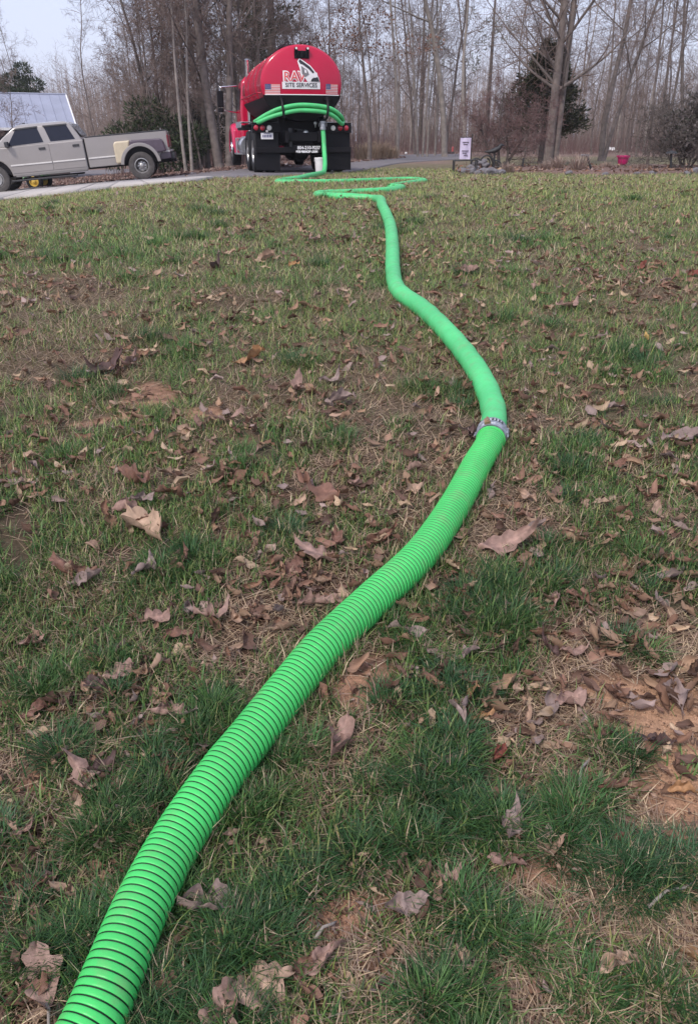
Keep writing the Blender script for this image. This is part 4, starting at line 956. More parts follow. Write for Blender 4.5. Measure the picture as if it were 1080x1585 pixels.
p = gp(283, 32); make_tree('pale_tree', p, 'twin slender pale barked stems right of the pickup tail', None, 'bark_pale', seed=42, H=9, r0=.065, nb=10, start=.45, spread=.24, trunks=[(0, 0, -.045, 0, 1), (.22, .05, -.02, 0, .98)])
p = gp(245, 35); make_tree('leaning_tree', p, 'dark leaning forked tree over the cedar bush behind the pickup bed', None, 'bark_dark', seed=43, H=11, r0=.085, nb=14, start=.3, spread=.42, up=.5, trunks=[(0, 0, -.22, 0, 1)], twigf=1.2)
p = gp(255, 36.5); make_tree('bare_tree', p, 'bushy bare tree behind the leaning tree', None, 'bark', 'twig_red', seed=44, H=9, r0=.09, nb=20, start=.15, spread=.36, twigf=1.3)
p = gp(20, 41); make_tree('bare_tree', p, 'small bare tree in front of the barn roof at the photo edge', None, 'bark', seed=45, H=4.6, r0=.05, nb=13, start=.3, spread=.45, lean=(-.1, 0)); 
# brown-leafed branches right of the tank: a young beech that keeps its dead leaves
p = gp(572, 37); be = make_tree('beech_tree', p, 'young beech keeping its rusty dead leaves behind the tank', None, 'bark', seed=46, H=7.5, r0=.10, nb=16, start=.4, spread=.42, up=.3, lean=(-.03, 0))
BC = [(-1.9, 0, 4.2, .8), (-1.0, .2, 4.6, .8), (-.3, -.3, 4.4, .7), (.7, 0, 4.1, .5), (1.7, .2, 4.3, .6), (-.8, 0, 5.4, .8), (2.6, 0, 4.4, .4), (.3, 0, 5.2, .6), (-2.6, 0, 3.9, .5)]
foliage(47, 1500, blob_fn(BC), .11, [(.20, .11, .08), (.25, .15, .11), (.16, .09, .07)], name='leaves', parent=be, mt=M['deadleaf'])
tl_ = [o for o in be.children if o.name.startswith('leaves')][0]; tl_['kind'] = 'stuff'
# dead leaves still hanging in the thicket left of the truck
for (px, Y, seed, cs) in ((300, 35.5, 48, [(-.8, 0, 5.2, .9), (.3, 0, 4.6, 1.0), (.9, .2, 5.8, .9), (-.2, .3, 6.6, .9), (1.4, 0, 5.0, .8), (-1.4, 0, 6.0, .7), (.4, 0, 3.4, .7)]),):
    e = make_tree('oak_tree', gp(px, Y), 'oak with brown leaves still on it in the thicket left of the truck', None, 'bark_dark', seed=seed, H=8.5, r0=.12, nb=18, start=.25, spread=.35)
    lv_ = foliage(seed+1, 1100, blob_fn(cs), .13, [(.14, .095, .085), (.10, .07, .065), (.19, .12, .10)], name='leaves', parent=e, mt=M['deadleaf']); lv_['kind'] = 'stuff'
# evergreens
evergreen('cedar_tree', gp(840, 33.5), 'dark green cedar behind the big bare twin tree', 3.4, 1.4, .8, 17000, .15, 61, .10, cone_fn(3.0, 1.6, .9, 120, .55, 61), cols=[(.036, .043, .024), (.05, .05, .03), (.028, .034, .02), (.075, .07, .045), (.06, .07, .035), (.08, .06, .04)])
evergreen('cedar_bush', gp(208, 33), 'low dark evergreen bush just above the pickup bed', 1.9, 1.5, .2, 7000, .16, 62, .1, blob_fn([(-.2, 0, 1.2, 1.1), (.9, .2, 1.5, 1.2), (1.9, .3, 1.3, 1.0), (-1.0, 0, .8, .7), (.5, 0, 2.2, .8), (1.4, 0, .8, .9)]), cat='bush', cols=[(.034, .05, .024), (.025, .038, .02), (.05, .07, .032), (.075, .095, .045)])
evergreen('evergreen_shrub', gp(308, 37), 'dark olive evergreen undergrowth behind the twin pale stems', 2.6, 1.2, .2, 4200, .15, 162, .06, blob_fn([(0, 0, 1.0, .8), (.7, .2, 1.6, .8), (-.7, 0, .7, .6), (.2, 0, 2.3, .6), (1.3, .1, .8, .7), (-.3, 0, 1.7, .6)]), cat='bush', cols=[(.045, .052, .03), (.06, .06, .04), (.03, .036, .022)])
evergreen('pine_tree', gp(425, 44), 'tall dark pine rising behind the truck tank', 13, 3, 3.4, 8500, .24, 63, .2, cone_fn(9.5, 2.1, 4.2, 60, .6, 63))
evergreen('pine_tree', gp(402, 55), 'dark pine half hidden left of the tall pine behind the tank', 12, 3, 4, 6000, .28, 64, .2, cone_fn(9.0, 2.6, 4.6, 50, .6, 64))
evergreen('pine_tree', gp(40, 58), 'green pine top showing over the barn roof', 6.6, 1.5, 2.5, 3500, .22, 65, .13, blob_fn([(.4, 0, 6.0, .55), (-.5, .2, 5.3, .7), (.9, 0, 5.1, .7), (-1.6, 0, 4.7, .6), (.2, 0, 4.3, 1.0), (-2.3, 0, 4.3, .4)]), cols=[(.055, .072, .045), (.045, .06, .038)], ttop=5.6)
evergreen('pine_tree', gp(12, 63), 'small pine at the far left edge beyond the barn', 6, 1.5, 2.5, 1800, .22, 66, .13, blob_fn([(0, 0, 5.0, .7), (-.9, .2, 4.6, .7), (.8, 0, 4.3, .6)]), cols=[(.055, .072, .045), (.045, .06, .038)], ttop=4.8)
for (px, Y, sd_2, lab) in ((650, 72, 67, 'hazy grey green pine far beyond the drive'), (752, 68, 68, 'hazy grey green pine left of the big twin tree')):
    evergreen('pine_tree', gp(px, Y), lab, 12, 2.5, 4, 800, .24, sd_2, .15, blob_fn([(rnd.uniform(-1.8, 1.8), rnd.uniform(-1, 1), rnd.uniform(6.0, 9.5), rnd.uniform(.5, 1.0)) for _ in range(9)]), cols=[(.19, .20, .175), (.16, .175, .15)])  # needle colours paled to paint the distance haze into them
# twiggy grey shrub at the right edge
def shrub(px, Y, label, H, n_, seed, cols, cs, size=.10, name='twiggy_shrub'):
    wood, tw = grow(seed=seed, H=H, r0=.035, nb=15, start=.08, spread=.75, up=.35, wob=.1, minr=.005, trunks=[(0, 0, -.35, 0, 1), (.05, 0, .3, .1, 1), (0, .1, -.05, -.2, 1), (.1, .1, .6, 0, .9), (-.1, 0, -.7, 0, .9)], twigf=1.2)
    e = empty(name, gp(px, Y)); tag(e, label, 'shrub'); wood.build('stem', M['bark_dark'], e, smooth=True, fix=False); tw.build('twigs', M['bark_dark'], e, fix=False)
    foliage(seed+3, n_, blob_fn(cs), size, cols, name='crown', parent=e, mt=M['deadleaf'], elong=1.7); return e
shrub(1068, 25.5, 'dense twiggy grey green shrub at the right edge of the lawn', 2.2, 2600, 71, [(.10, .095, .085), (.15, .13, .13), (.06, .065, .05), (.21, .18, .18)], [(0, 0, 1.2, .75), (.6, 0, 1.5, .8), (-.35, 0, .8, .5), (.5, .2, .7, .7), (1.2, 0, 1.3, .8), (-.5, 0, 1.35, .35), (.2, 0, 1.9, .4)])
# dry tall grass beyond the truck
def grass_clump(name, loc, n_, H, rad, cols, label, seed, kind=None, cat='grass clump', droop=.5):
    r_ = np.random.default_rng(seed); a_ = r_.uniform(0, 6.28, n_); q = rad*np.sqrt(r_.uniform(0, 1, n_)); L_ = H*r_.uniform(.5, 1.1, n_)
    bx, by = q*np.cos(a_), q*np.sin(a_); ln = r_.uniform(.1, droop+.15, n_); ph = a_+r_.normal(0, .6, n_)
    dx, dy = np.cos(ph)*ln, np.sin(ph)*ln; w_ = H*.018+.004
    sx_, sy_ = -np.sin(ph)*w_/2, np.cos(ph)*w_/2
    P0 = np.stack([bx, by, 0*bx], 1); P1 = P0+np.stack([dx*L_*.4, dy*L_*.4, L_*.62], 1); P2 = P0+np.stack([dx*L_*1.1, dy*L_*1.1, L_*(.95-.45*ln)], 1); S_ = np.stack([sx_, sy_, 0*sx_], 1)
    V_ = np.stack([P0-S_, P0+S_, P1+S_*.8, P1-S_*.8, P2], 1).reshape(-1, 3); b_ = np.arange(n_)[:, None]*5
    T = np.concatenate([b_+np.array([0, 1, 2]), b_+np.array([0, 2, 3]), b_+np.array([3, 2, 4])])
    c_ = np.array(cols)[r_.integers(0, len(cols), n_)]*r_.uniform(.8, 1.2, (n_, 1)); o = np_mesh(name, V_, T, M['straw'], np.repeat(c_, 5, 0)); o.location = loc; tag(o, label, cat); return o
STR = [(.42, .31, .22), (.35, .25, .18), (.48, .37, .27)]
for k_, (px, Y, s_, lab) in enumerate(((568, 40, 1, 'dry straw coloured tall grass clump right behind the truck flap'), (584, 42, 1.1, 'middle clump of dry straw grass along the far drive edge'), (600, 42.5, .8, 'last low clump of dry straw grass near the pale straight trunk'))):
    grass_clump('dry_grass_clump', gp(px, Y), 420, .95*s_, .55, STR, lab, 80+k_)

# far woods: a mass of trunks and twigs too deep to tell apart
def far_woods():
    r_ = np.random.default_rng(3); n_ = 2300
    Y = r_.uniform(66, 150, n_); X_ = r_.uniform(-1, 1, n_)*(Y*.62+8); H = Y*.085*r_.uniform(.7, 1.2, n_)
    keep = (X_ > -.30*Y) | (Y > 88); X_, Y, H = X_[keep], Y[keep], H[keep]
    Ya = r_.uniform(66, 115, 520); Xa = r_.uniform(-.43, -.15, 520)*Ya; Ha = Ya*.092*r_.uniform(.72, 1.12, 520)
    Yb = r_.uniform(66, 100, 800); Xb = r_.uniform(-.2, .55, 800)*Yb; Hb = Yb*.055*r_.uniform(.5, 1.2, 800)
    X_, Y, H = np.r_[X_, Xa, Xb], np.r_[Y, Ya, Yb], np.r_[H, Ha, Hb]
    n_ = len(X_); z = g(X_, Y); rr = r_.uniform(.03, .095, n_); lx = r_.normal(0, .05, n_)*H
    B = np.stack([X_, Y, z], 1); T_ = B+np.stack([lx, 0*lx, H], 1)
    V_ = [B+np.stack([rr*math.cos(a_), rr*math.sin(a_), 0*rr], 1) for a_ in (0.5, 2.6, 4.7)]+[T_]
    V_ = np.stack(V_, 1).reshape(-1, 3); b_ = np.arange(n_)[:, None]*4
    Tr = np.concatenate([b_+np.array([0, 1, 3]), b_+np.array([1, 2, 3]), b_+np.array([2, 0, 3])])
    # branches: 64 thin blades to each tree
    k_ = 44; f_ = r_.uniform(.03, 1, (n_, k_)); i = np.repeat(np.arange(n_), k_); f_ = f_.ravel()
    a_ = r_.uniform(0, 6.28, n_*k_); L_ = H[i]*.20*(1.15-.8*f_)*r_.uniform(.4, 1.2, n_*k_); upk = r_.uniform(.35, 1.3, n_*k_)
    P0 = B[i]+(T_[i]-B[i])*f_[:, None]; D = np.stack([np.cos(a_), np.sin(a_), upk], 1); D /= np.linalg.norm(D, axis=1, keepdims=True)
    w_ = np.maximum(.008, rr[i]*.20*(1-f_*.7)); S_ = np.stack([0*w_, 0*w_, w_], 1)+np.stack([-np.sin(a_)*w_*.5, np.cos(a_)*w_*.5, 0*w_], 1)
    V2 = np.stack([P0-S_, P0+S_, P0+D*L_[:, None]], 1).reshape(-1, 3); T2 = np.arange(len(V2)).reshape(-1, 3)+len(V_)
    # side twigs
    j = r_.integers(0, len(P0), int(len(P0)*1.4)); q = r_.uniform(.3, .95, len(j)); Pm = P0[j]+D[j]*(L_[j]*q)[:, None]
    D3 = D[j]+r_.normal(0, .6, (len(j), 3)); D3[:, 2] += .3; D3 /= np.linalg.norm(D3, axis=1, keepdims=True); L3 = L_[j]*r_.uniform(.25, .6, len(j)); w3 = .007
    V3 = np.stack([Pm-np.array([w3, 0, w3]), Pm+np.array([w3, 0, w3]), Pm+D3*L3[:, None]], 1).reshape(-1, 3); T3 = np.arange(len(V3)).reshape(-1, 3)+len(V_)+len(V2)
    o = np_mesh('far_woods', np.concatenate([V_, V2, V3]), np.concatenate([Tr, T2, T3]), M['far_twig']); tag(o, kind='stuff')
far_woods()
# underbrush along the forest edge
def brush():
    r_ = np.random.default_rng(8); n_ = 26000
    Y = r_.uniform(33, 70, n_); X_ = r_.uniform(-.5, .55, n_)*Y
    ok = ((X_ < 1.5) & (X_ > -9.5) & (Y > 33) | (Y > 52) & (X_ > -14)) & (fbm(X_*.35, Y*.35, 91, 2) > .42)
    ok &= ~((X_ > -3.5) & (Y < 41)); ok &= ~((X_ > 3) & (Y < 54)); X_, Y = X_[ok], Y[ok]; n_ = len(X_)
    a_ = r_.uniform(0, 6.28, n_); L_ = r_.uniform(.5, 2.0, n_); ln = r_.uniform(.05, .7, n_); w_ = .006
    P0 = np.stack([X_, Y, g(X_, Y)], 1); P1 = P0+np.stack([np.cos(a_)*ln*L_*.4, np.sin(a_)*ln*L_*.4, L_*.6], 1); P2 = P0+np.stack([np.cos(a_)*ln*L_, np.sin(a_)*ln*L_, L_*(1-.3*ln)], 1)
    S_ = np.array([w_, 0, 0])
    V_ = np.stack([P0-S_, P0+S_, P1+S_*.7, P1-S_*.7, P2], 1).reshape(-1, 3); b_ = np.arange(n_)[:, None]*5
    T = np.concatenate([b_+np.array([0, 1, 2]), b_+np.array([0, 2, 3]), b_+np.array([3, 2, 4])]); o = np_mesh('underbrush', V_, T, M['twig_red']); tag(o, kind='stuff')
brush()

# thin winter haze in the air
hz = MB().box((0, 110, 18), (620, 440, 48)).build('haze', [], None); tag(hz, kind='stuff')
hm = bpy.data.materials.new('haze_air'); hm.use_nodes = True; hn = hm.node_tree; hn.nodes.clear()
pv = hn.nodes.new('ShaderNodeVolumePrincipled'); pv.inputs['Color'].default_value = (.93, .93, 1, 1); pv.inputs['Density'].default_value = .0005; pv.inputs['Anisotropy'].default_value = .2
ho = hn.nodes.new('ShaderNodeOutputMaterial'); hn.links.new(pv.outputs[0], ho.inputs['Volume']); hz.data.materials.append(hm)

# ================================================================== garden bed on the right
def bed_sheet():
    P = [at(px, py) for px, py in ((700, 266), (760, 268), (830, 268), (900, 271), (960, 271), (1030, 270), (1090, 268), (1090, 258), (1010, 256), (930, 259), (860, 258), (790, 258), (730, 258))]
    cx_ = sum((p.x for p in P))/len(P); cy_ = sum((p.y for p in P))/len(P); V_ = []; n_ = len(P); rings_ = (1.0, .93, .7, .4, .05)
    for r_, f_ in enumerate(rings_):
        for p in P:
            x, y = cx_+(p.x-cx_)*f_, cy_+(p.y-cy_)*f_; V_.append((x, y, gf(x, y)+(-.02 if r_ == 0 else .05+.03*random.random())))
    Fq = [(r_*n_+j, r_*n_+(j+1) % n_, (r_+1)*n_+(j+1) % n_, (r_+1)*n_+j) for r_ in range(len(rings_)-1) for j in range(n_)]+[tuple((len(rings_)-1)*n_+j for j in range(n_))]
    o = MB().add(V_, Fq).build('mulch_bed', M['mulch'], None, smooth=True); tag(o, kind='structure')
bed_sheet()
# black iron scroll among the stones
p = at(745, 264); o = empty('iron_scroll', p); tag(o, 'low black iron scrollwork lying over the rock heap', 'ornament')
for k_, (x0, r0_, z0_) in enumerate(((-.18, .16, .18), (.12, .20, .22), (.42, .13, .15))):
    m1 = MB(); m1.tube([(x0+r0_*math.cos(t_)*(1-.06*t_), .02*t_, z0_+r0_*math.sin(t_)*(1-.06*t_)) for t_ in np.linspace(0, 7.5, 26)], .022, 6); m1.build('scroll', M['iron'], o)
m1 = MB(); m1.tube([(-.4, 0, .02), (-.1, 0, .10), (.2, 0, .05), (.6, 0, .12)], .024, 6); m1.build('base_bar', M['iron'], o)
# magenta pot on a foot
p = at(962, 258.5); pot = empty('flower_pot', p+Vector((0, 0, .03))); tag(pot, 'magenta pink flower pot standing in the garden bed', 'flower pot')
m1 = MB(); m1.lathe([(.001, .05), (.13, .05), (.16, .10), (.185, .24), (.19, .27), (.225, .275), (.228, .33), (.205, .335), (.18, .26), (.001, .25)], 28, 'z'); m1.build('pot_body', M['pot'], pot, smooth='auto')
m2 = MB(); m2.lathe([(.001, 0), (.13, 0), (.14, .03), (.07, .05), (.07, .07), (.001, .07)], 20, 'z'); m2.build('pot_saucer', M['iron'], pot, smooth='auto')
# lilac garden flag on its stand
p = at(718, 262); gfz = empty('garden_flag', p); tag(gfz, 'lilac garden flag hanging from a black iron stand by the rock pile', 'garden flag')
m1 = MB(); m1.tube([(.19, 0, -.1), (.19, 0, .93), (.21, 0, .97)], .012, 8); m1.tube([(.19, 0, .90), (-.17, 0, .90)], .009, 8); m1.lathe([(.001, .95), (.03, .965), (.001, .99)], 10, 'z', (.19, 0, 0)); m1.build('stand', M['iron'], gfz)
m2 = MB(); 
nxq, nzq = 8, 12; Vq = []
for side in (0, 1):
    for iz in range(nzq+1):
        for ix in range(nxq+1):
            u, v = ix/nxq, iz/nzq; Vq.append((-.17+.33*u, .012*math.sin(u*7+v*3)*(1-v*.2)-.004*side, .885-.60*v))
Fq = []
no = (nxq+1)*(nzq+1)
for side in (0, 1):
    for iz in range(nzq):
        for ix in range(nxq):
            q = side*no+iz*(nxq+1)+ix; f_ = (q, q+1, q+nxq+2, q+nxq+1); Fq.append(f_ if side else tuple(reversed(f_)))
m2.add(Vq, Fq); fl = m2.build('flag_cloth', M['flagcloth'], gfz, smooth=True, fix=False)
m3 = MB()
for k_, (x0, x1, z) in enumerate(((-.10, .09, .76), (-.07, .06, .70), (-.11, .10, .52), (-.09, .04, .46), (-.04, .08, .40))): m3.box(((x0+x1)/2, -.022, z), (x1-x0, .006, .022))
m3.build('flag_print', M['purple'], fl)
# black iron bench-like planter stand and bird ornament
p = at(709, 266); st = empty('wire_stand', p); tag(st, 'low black wire plant stand at the left end of the rock pile', 'plant stand')
m1 = MB()
for (x, y) in ((-.12, 0), (.50, 0), (-.12, .3), (.5, .3)): m1.tube([(x, y, -.05), (x, y, .28)], .018, 6)
m1.build('leg', M['iron'], st)
m2 = MB(); m2.tube([(-.12, 0, .28), (.5, 0, .30), (.5, .3, .3), (-.12, .3, .28), (-.12, 0, .28)], .016, 6); m2.tube([(.1, 0, .29), (.1, .3, .29)], .012, 6); m2.tube([(.3, 0, .29), (.3, .3, .29)], .012, 6); m2.build('shelf_frame', M['iron'], st)
p = at(763, 264); bd_ = empty('bird_ornament', p); tag(bd_, 'black bird ornament perched on a thin post behind the rocks', 'ornament')
m1 = MB(); m1.tube([(0, 0, -.05), (0, 0, .42)], .03, 8); m1.build('post', M['iron'], bd_)
m2 = MB(); m2.tube([(-.30, 0, .50), (-.16, 0, .50), (0, 0, .53), (.12, 0, .60), (.17, 0, .68), (.22, 0, .68), (.28, 0, .655)], [.012, .045, .075, .06, .045, .03, .006], 10); m2.tube([(0, 0, .5), (0, 0, .40)], .02, 6); m2.build('bird', M['iron'], bd_, smooth=True)
for (px, py, h_, lab) in ((807, 262, .32, 'short black post in the mulch beside the reddish shrub'), (1037, 266, .46, 'black garden light on a stake at the right end of the bed'), (917, 266, .40, 'slanted dark stake beside the dry fronds')):
    p = at(px, py); e = empty('garden_stake', p); tag(e, lab, 'stake'); m1 = MB(); lean = .22 if px == 917 else (.06 if px == 1037 else -.03)
    m1.tube([(0, 0, -.05), (-lean, 0, h_)], .032, 8); m1.build('stake', M['iron'], e)
    if px == 1037: m2 = MB(); m2.lathe([(.001, .0), (.16, .0), (.12, .05), (.001, .08)], 14, 'z', (-lean, 0, h_)); m2.build('lamp_cap', M['iron'], e, smooth='auto')
    if px == 917: m2 = MB(); m2.box((-lean-.06, 0, h_+.02), (.22, .1, .05)); m2.build('handle', M['rock'], e, bevel=.01)
# stones
def stone_mesh(seed):
    rr = random.Random(seed); bm_ = bmesh.new(); bmesh.ops.create_icosphere(bm_, subdivisions=2, radius=1)
    ax = [Vector((rr.gauss(0, 1), rr.gauss(0, 1), rr.gauss(0, 1))).normalized() for _ in range(7)]; of = [rr.uniform(.55, .85) for _ in ax]
    for v in bm_.verts:
        for a_, o_ in zip(ax, of):
            d = v.co.dot(a_)
            if d > o_: v.co -= a_*(d-o_)
        v.co *= rr.uniform(.96, 1.04)
    me = bpy.data.meshes.new('stone'); bm_.to_mesh(me); bm_.free(); me.materials.append(M['rock']); return me
SM = [stone_mesh(k_) for k_ in range(5)]
rs = random.Random(4)
spots = [(722, 268), (730, 269), (738, 270), (748, 269), (756, 271), (764, 270), (734, 265), (743, 264), (752, 264), (727, 264), (740, 260), (749, 266), (770, 268), (716, 269), (760, 266), (775, 270), (733, 261), (746, 261), (845, 270), (880, 271), (905, 272), (935, 272), (960, 272), (985, 271), (1000, 266), (1010, 270), (990, 259), (1005, 258), (1020, 258), (1075, 269), (1090, 267), (1062, 271)]
spots = [q for i, q in enumerate(spots) if i < 18 or i % 2]
for k_, (px, py) in enumerate(spots):
    p = at(px, py); o = bpy.data.objects.new('stone', SM[k_ % 5]); COL.objects.link(o); s_ = rs.uniform(.08, .16)*(1 if k_ < 18 else .8); h_ = 0
    if k_ in (10, 11, 16, 17, 7, 8): h_ = .13
    o.location = p+Vector((0, 0, s_*.35+h_)); o.scale = (s_*rs.uniform(1, 1.6), s_, s_*rs.uniform(.6, .9)); o.rotation_euler = (rs.uniform(-.3, .3), rs.uniform(-.3, .3), rs.uniform(0, 6))
    if k_ < 18: tag(o, 'grey stone in the heap between the garden flag and the bird ornament', 'stone', 'stones of the rock heap')
    else: tag(o, 'grey stone edging the mulch bed along the lawn', 'stone', 'stones edging the bed')
# dry fronds of perennials
for k_, (px, py, H, rad, lab) in enumerate(((862, 264, .55, .12, 'drooping dry perennial at the foot of the big twin tree'), (893, 267, .60, .18, 'widest clump of bleached drooping fronds left of the slanted stake'), (842, 266, .40, .12, 'small bleached clump between the black post and the big tree'), (785, 268, .35, .14, 'dry stubble clump under the reddish shrub'), (937, 262, .30, .18, 'flattened dry clump left of the magenta pot'), (990, 264, .28, .25, 'matted dry clump right of the magenta pot'))):
    grass_clump('dry_perennial', at(px, py), 170, H, rad, [(.36, .27, .22), (.30, .21, .18), (.42, .33, .28)], lab, 90+k_, cat='plant', droop=.9)
# unclear white shape at the wood edge as a tarp-like mound, low road-side things
p = at(944, 235); o = MB(); Vq = []; nr = np.random.default_rng(77)
for iy in range(5):
    for ix in range(9): Vq.append((-.75+1.5*ix/8, -.4+.8*iy/4, .62*math.sin(math.pi*min(1, max(0, (ix+.3)/8.6)))**.5*math.sin(math.pi*(iy+.25)/4.5)**.6*(1+nr.normal(0, .12)) if 0 < ix < 8 else .0))
o.add(Vq, [(r*9+q, r*9+q+1, (r+1)*9+q+1, (r+1)*9+q) for r in range(4) for q in range(8)]); o = o.build('white_mound', M['white'], None, smooth=True); o.location = p; o.scale = (.7, .7, .55); tag(o, 'crumpled white tarp-like mound of unclear kind far off at the wood edge', 'tarp')
p = at(697, 238.0); o = empty('road_marker', p); tag(o, 'small dark object with a red top at the far road edge', 'marker'); m1 = MB(); m1.box((0, 0, .06), (.5, .2, .12)); m1.build('base', M['iron'], o, bevel=.03); m2 = MB(); m2.box((.12, 0, .28), (.14, .1, .32)); m2.build('reflector', M['decal_red'], o, bevel=.02)
p = at(628, 239.5); o = MB().lathe([(.001, 0), (.07, .03), (.09, .09), (.06, .15), (.001, .17)], 14, 'z').build('white_ball', M['white'], None, smooth=True); o.location = p; tag(o, 'small white ball lying on the far edge of the drive', 'ball')
p = at(240, 259); o = MB()
for k_ in range(5): o.tube([(rnd.uniform(-.4, .4), rnd.uniform(-.2, .2), .0), (rnd.uniform(-.2, .9), rnd.uniform(-.2, .2), rnd.uniform(.1, .5))], [.03, .015], 6)
o = o.build('brush_pile', M['bark_pale'], None); p = at(278, 256); o.location = p; tag(o, 'heap of cut branches at the foot of the twin pale stems', 'brush')

# ================================================================== fallen leaves
def leaf_mat(name, cols):
    m, t, b = principled(name); L = t.links
    oi = t.nodes.new('ShaderNodeObjectInfo'); cr = t.nodes.new('ShaderNodeValToRGB'); cr.color_ramp.elements[0].color = (*cols[0], 1); cr.color_ramp.elements[1].color = (*cols[-1], 1)
    for i, c_ in enumerate(cols[1:-1]): e = cr.color_ramp.elements.new((i+1)/(len(cols)-1)); e.color = (*c_, 1)
    L.new(oi.outputs['Random'], cr.inputs['Fac'])
    a = t.nodes.new('ShaderNodeAttribute'); a.attribute_name = 'col'
    tc = t.nodes.new('ShaderNodeTexCoord'); n = t.nodes.new('ShaderNodeTexNoise'); n.inputs['Scale'].default_value = 7; n.inputs['Detail'].default_value = 6
    L.new(tc.outputs['Object'], n.inputs['Vector'])
    r = t.nodes.new('ShaderNodeMapRange'); r.inputs['From Min'].default_value = .3; r.inputs['From Max'].default_value = .7; r.inputs['To Min'].default_value = .72; r.inputs['To Max'].default_value = 1.22; L.new(n.outputs['Fac'], r.inputs['Value'])
    m1 = t.nodes.new('ShaderNodeMix'); m1.data_type = 'RGBA'; m1.blend_type = 'MULTIPLY'; m1.inputs['Factor'].default_value = 1; L.new(cr.outputs['Color'], m1.inputs['A']); L.new(a.outputs['Color'], m1.inputs['B'])
    m2 = t.nodes.new('ShaderNodeMix'); m2.data_type = 'RGBA'; m2.blend_type = 'MULTIPLY'; m2.inputs['Factor'].default_value = 1; L.new(m1.outputs['Result'], m2.inputs['A']); L.new(r.outputs['Result'], m2.inputs['B'])
    L.new(m2.outputs['Result'], b.inputs['Base Color']); b.inputs['Roughness'].default_value = .62; b.inputs['Specular IOR Level'].default_value = .3
    tr = t.nodes.new('ShaderNodeBsdfTranslucent'); L.new(m2.outputs['Result'], tr.inputs['Color']); ms = t.nodes.new('ShaderNodeMixShader'); ms.inputs[0].default_value = .12
    bp = t.nodes.new('ShaderNodeBump'); bp.inputs['Strength'].default_value = .4; bp.inputs['Distance'].default_value = .01; L.new(n.outputs['Fac'], bp.inputs['Height']); L.new(bp.outputs[0], b.inputs['Normal'])
    L.new(b.outputs[0], ms.inputs[1]); L.new(tr.outputs[0], ms.inputs[2]); L.new(ms.outputs[0], t.nodes['Material Output'].inputs['Surface']); return m
LB = leaf_mat('dry_leaf', [(.13, .07, .05), (.25, .15, .105), (.30, .20, .15), (.19, .10, .07), (.28, .205, .19), (.37, .26, .18), (.12, .07, .055), (.28, .16, .08)])
LM = {'tan': leaf_mat('leaf_tan', [(.40, .275, .195), (.34, .225, .165)]), 'brown': leaf_mat('leaf_brown', [(.20, .105, .075), (.165, .085, .065)]), 'mauve': leaf_mat('leaf_mauve', [(.27, .20, .18), (.235, .17, .155)]),
      'pink': leaf_mat('leaf_pinkish', [(.31, .20, .165), (.275, .17, .14)]), 'orange': leaf_mat('leaf_orange', [(.38, .20, .095), (.34, .19, .10)]), 'red': leaf_mat('leaf_red', [(.19, .05, .035), (.17, .055, .04)]), 'yellow': leaf_mat('leaf_yellow', [(.42, .28, .10), (.40, .27, .10)]), 'dark': leaf_mat('leaf_dark', [(.09, .052, .048), (.08, .05, .045)])}
def leaf_arrays(seed, kind, nu=18, nv=3, fold=.5, bend=.3, cr=.06):
    rr = np.random.default_rng(seed); u = np.linspace(0, 1, nu+1); nl = rr.uniform(2.8, 3.8); ph = rr.uniform(-.5, .5)
    env = np.sin(np.pi*np.clip(u, 0, 1)**(.75 if kind == 'oak' else .85))**.8*(.36 if kind == 'oak' else .27)
    rows = []; lobs = []
    for side in (-1, 1):
        if kind == 'oak':
            lob = np.zeros_like(u); nlb = int(rr.integers(3, 5))
            for q in range(nlb):
                uc = (.16+.72*(q+.5)/nlb)+rr.uniform(-.05, .05); lob = np.maximum(lob, rr.uniform(.6, 1.1)*np.clip(1-np.abs(u-uc)/(.62/nlb), 0, 1)**.8)
            w = env*(.26+.80*lob)+.006
        else: lob = 1-.10*np.abs(np.sin(u*34+side)); w = env*lob*rr.uniform(.9, 1.1)+.006
        rows.append(w); lobs.append(lob)
    V_ = []; c_ = []
    fo1, fo2 = fold*rr.uniform(.5, 1.4), fold*rr.uniform(.2, 1.3); b1 = bend*rr.uniform(-.4, 1.3); b2 = rr.uniform(-1, 1)*.9; tip = rr.uniform(-.5, 1.2)*bend
    n1 = rr.normal(0, 1, (nu+1, 2*nv+1)); 
    for k_ in range(3): n1[1:-1] = (n1[:-2]+2*n1[1:-1]+n1[2:])/4; n1[:, 1:-1] = (n1[:, :-2]+2*n1[:, 1:-1]+n1[:, 2:])/4
    for i, q in enumerate(u):
        for jj, v in enumerate(np.linspace(-1, 1, 2*nv+1)):
            w = rows[0][i] if v < 0 else rows[1][i]; s_ = abs(v)*w; fo = (fo1 if v < 0 else fo2)
            ang = fo*(1.3+1.2*math.sin(q*5+b2*3))*abs(v)**1.2; x = math.copysign(s_*math.cos(min(ang, 2.2)), v) if v else 0.; z = s_*math.sin(min(ang, 2.2))
            lobe_back = .10*(abs(v)**2)*(1 if kind == 'oak' else .3)
            y = q-lobe_back*(.5-q)*.4+abs(v)*.05
            z += b1*(q-.45)**2*1.4+(tip*max(0, q-.6)**2*3)+cr*n1[i, jj]*2.2; y += .10*abs(v)**2*(lobs[0 if v < 0 else 1][i] if kind == 'oak' else 0)
            V_.append((x*math.cos(b2*q*.8)-z*math.sin(b2*q*.3), y-.5, z)); vein = abs(v) < .2 or (i % 3 == 0 and nu > 10)
            c_.append((1.28 if abs(v) < .05 else (1.08 if vein else .95),)*3)
    m_ = 2*nv+1; ii_ = (np.arange(nu)[:, None]*m_+np.arange(m_-1)[None]).ravel()
    return np.array(V_), np.stack([ii_, ii_+1, ii_+m_+1, ii_+m_], 1), np.array(c_)
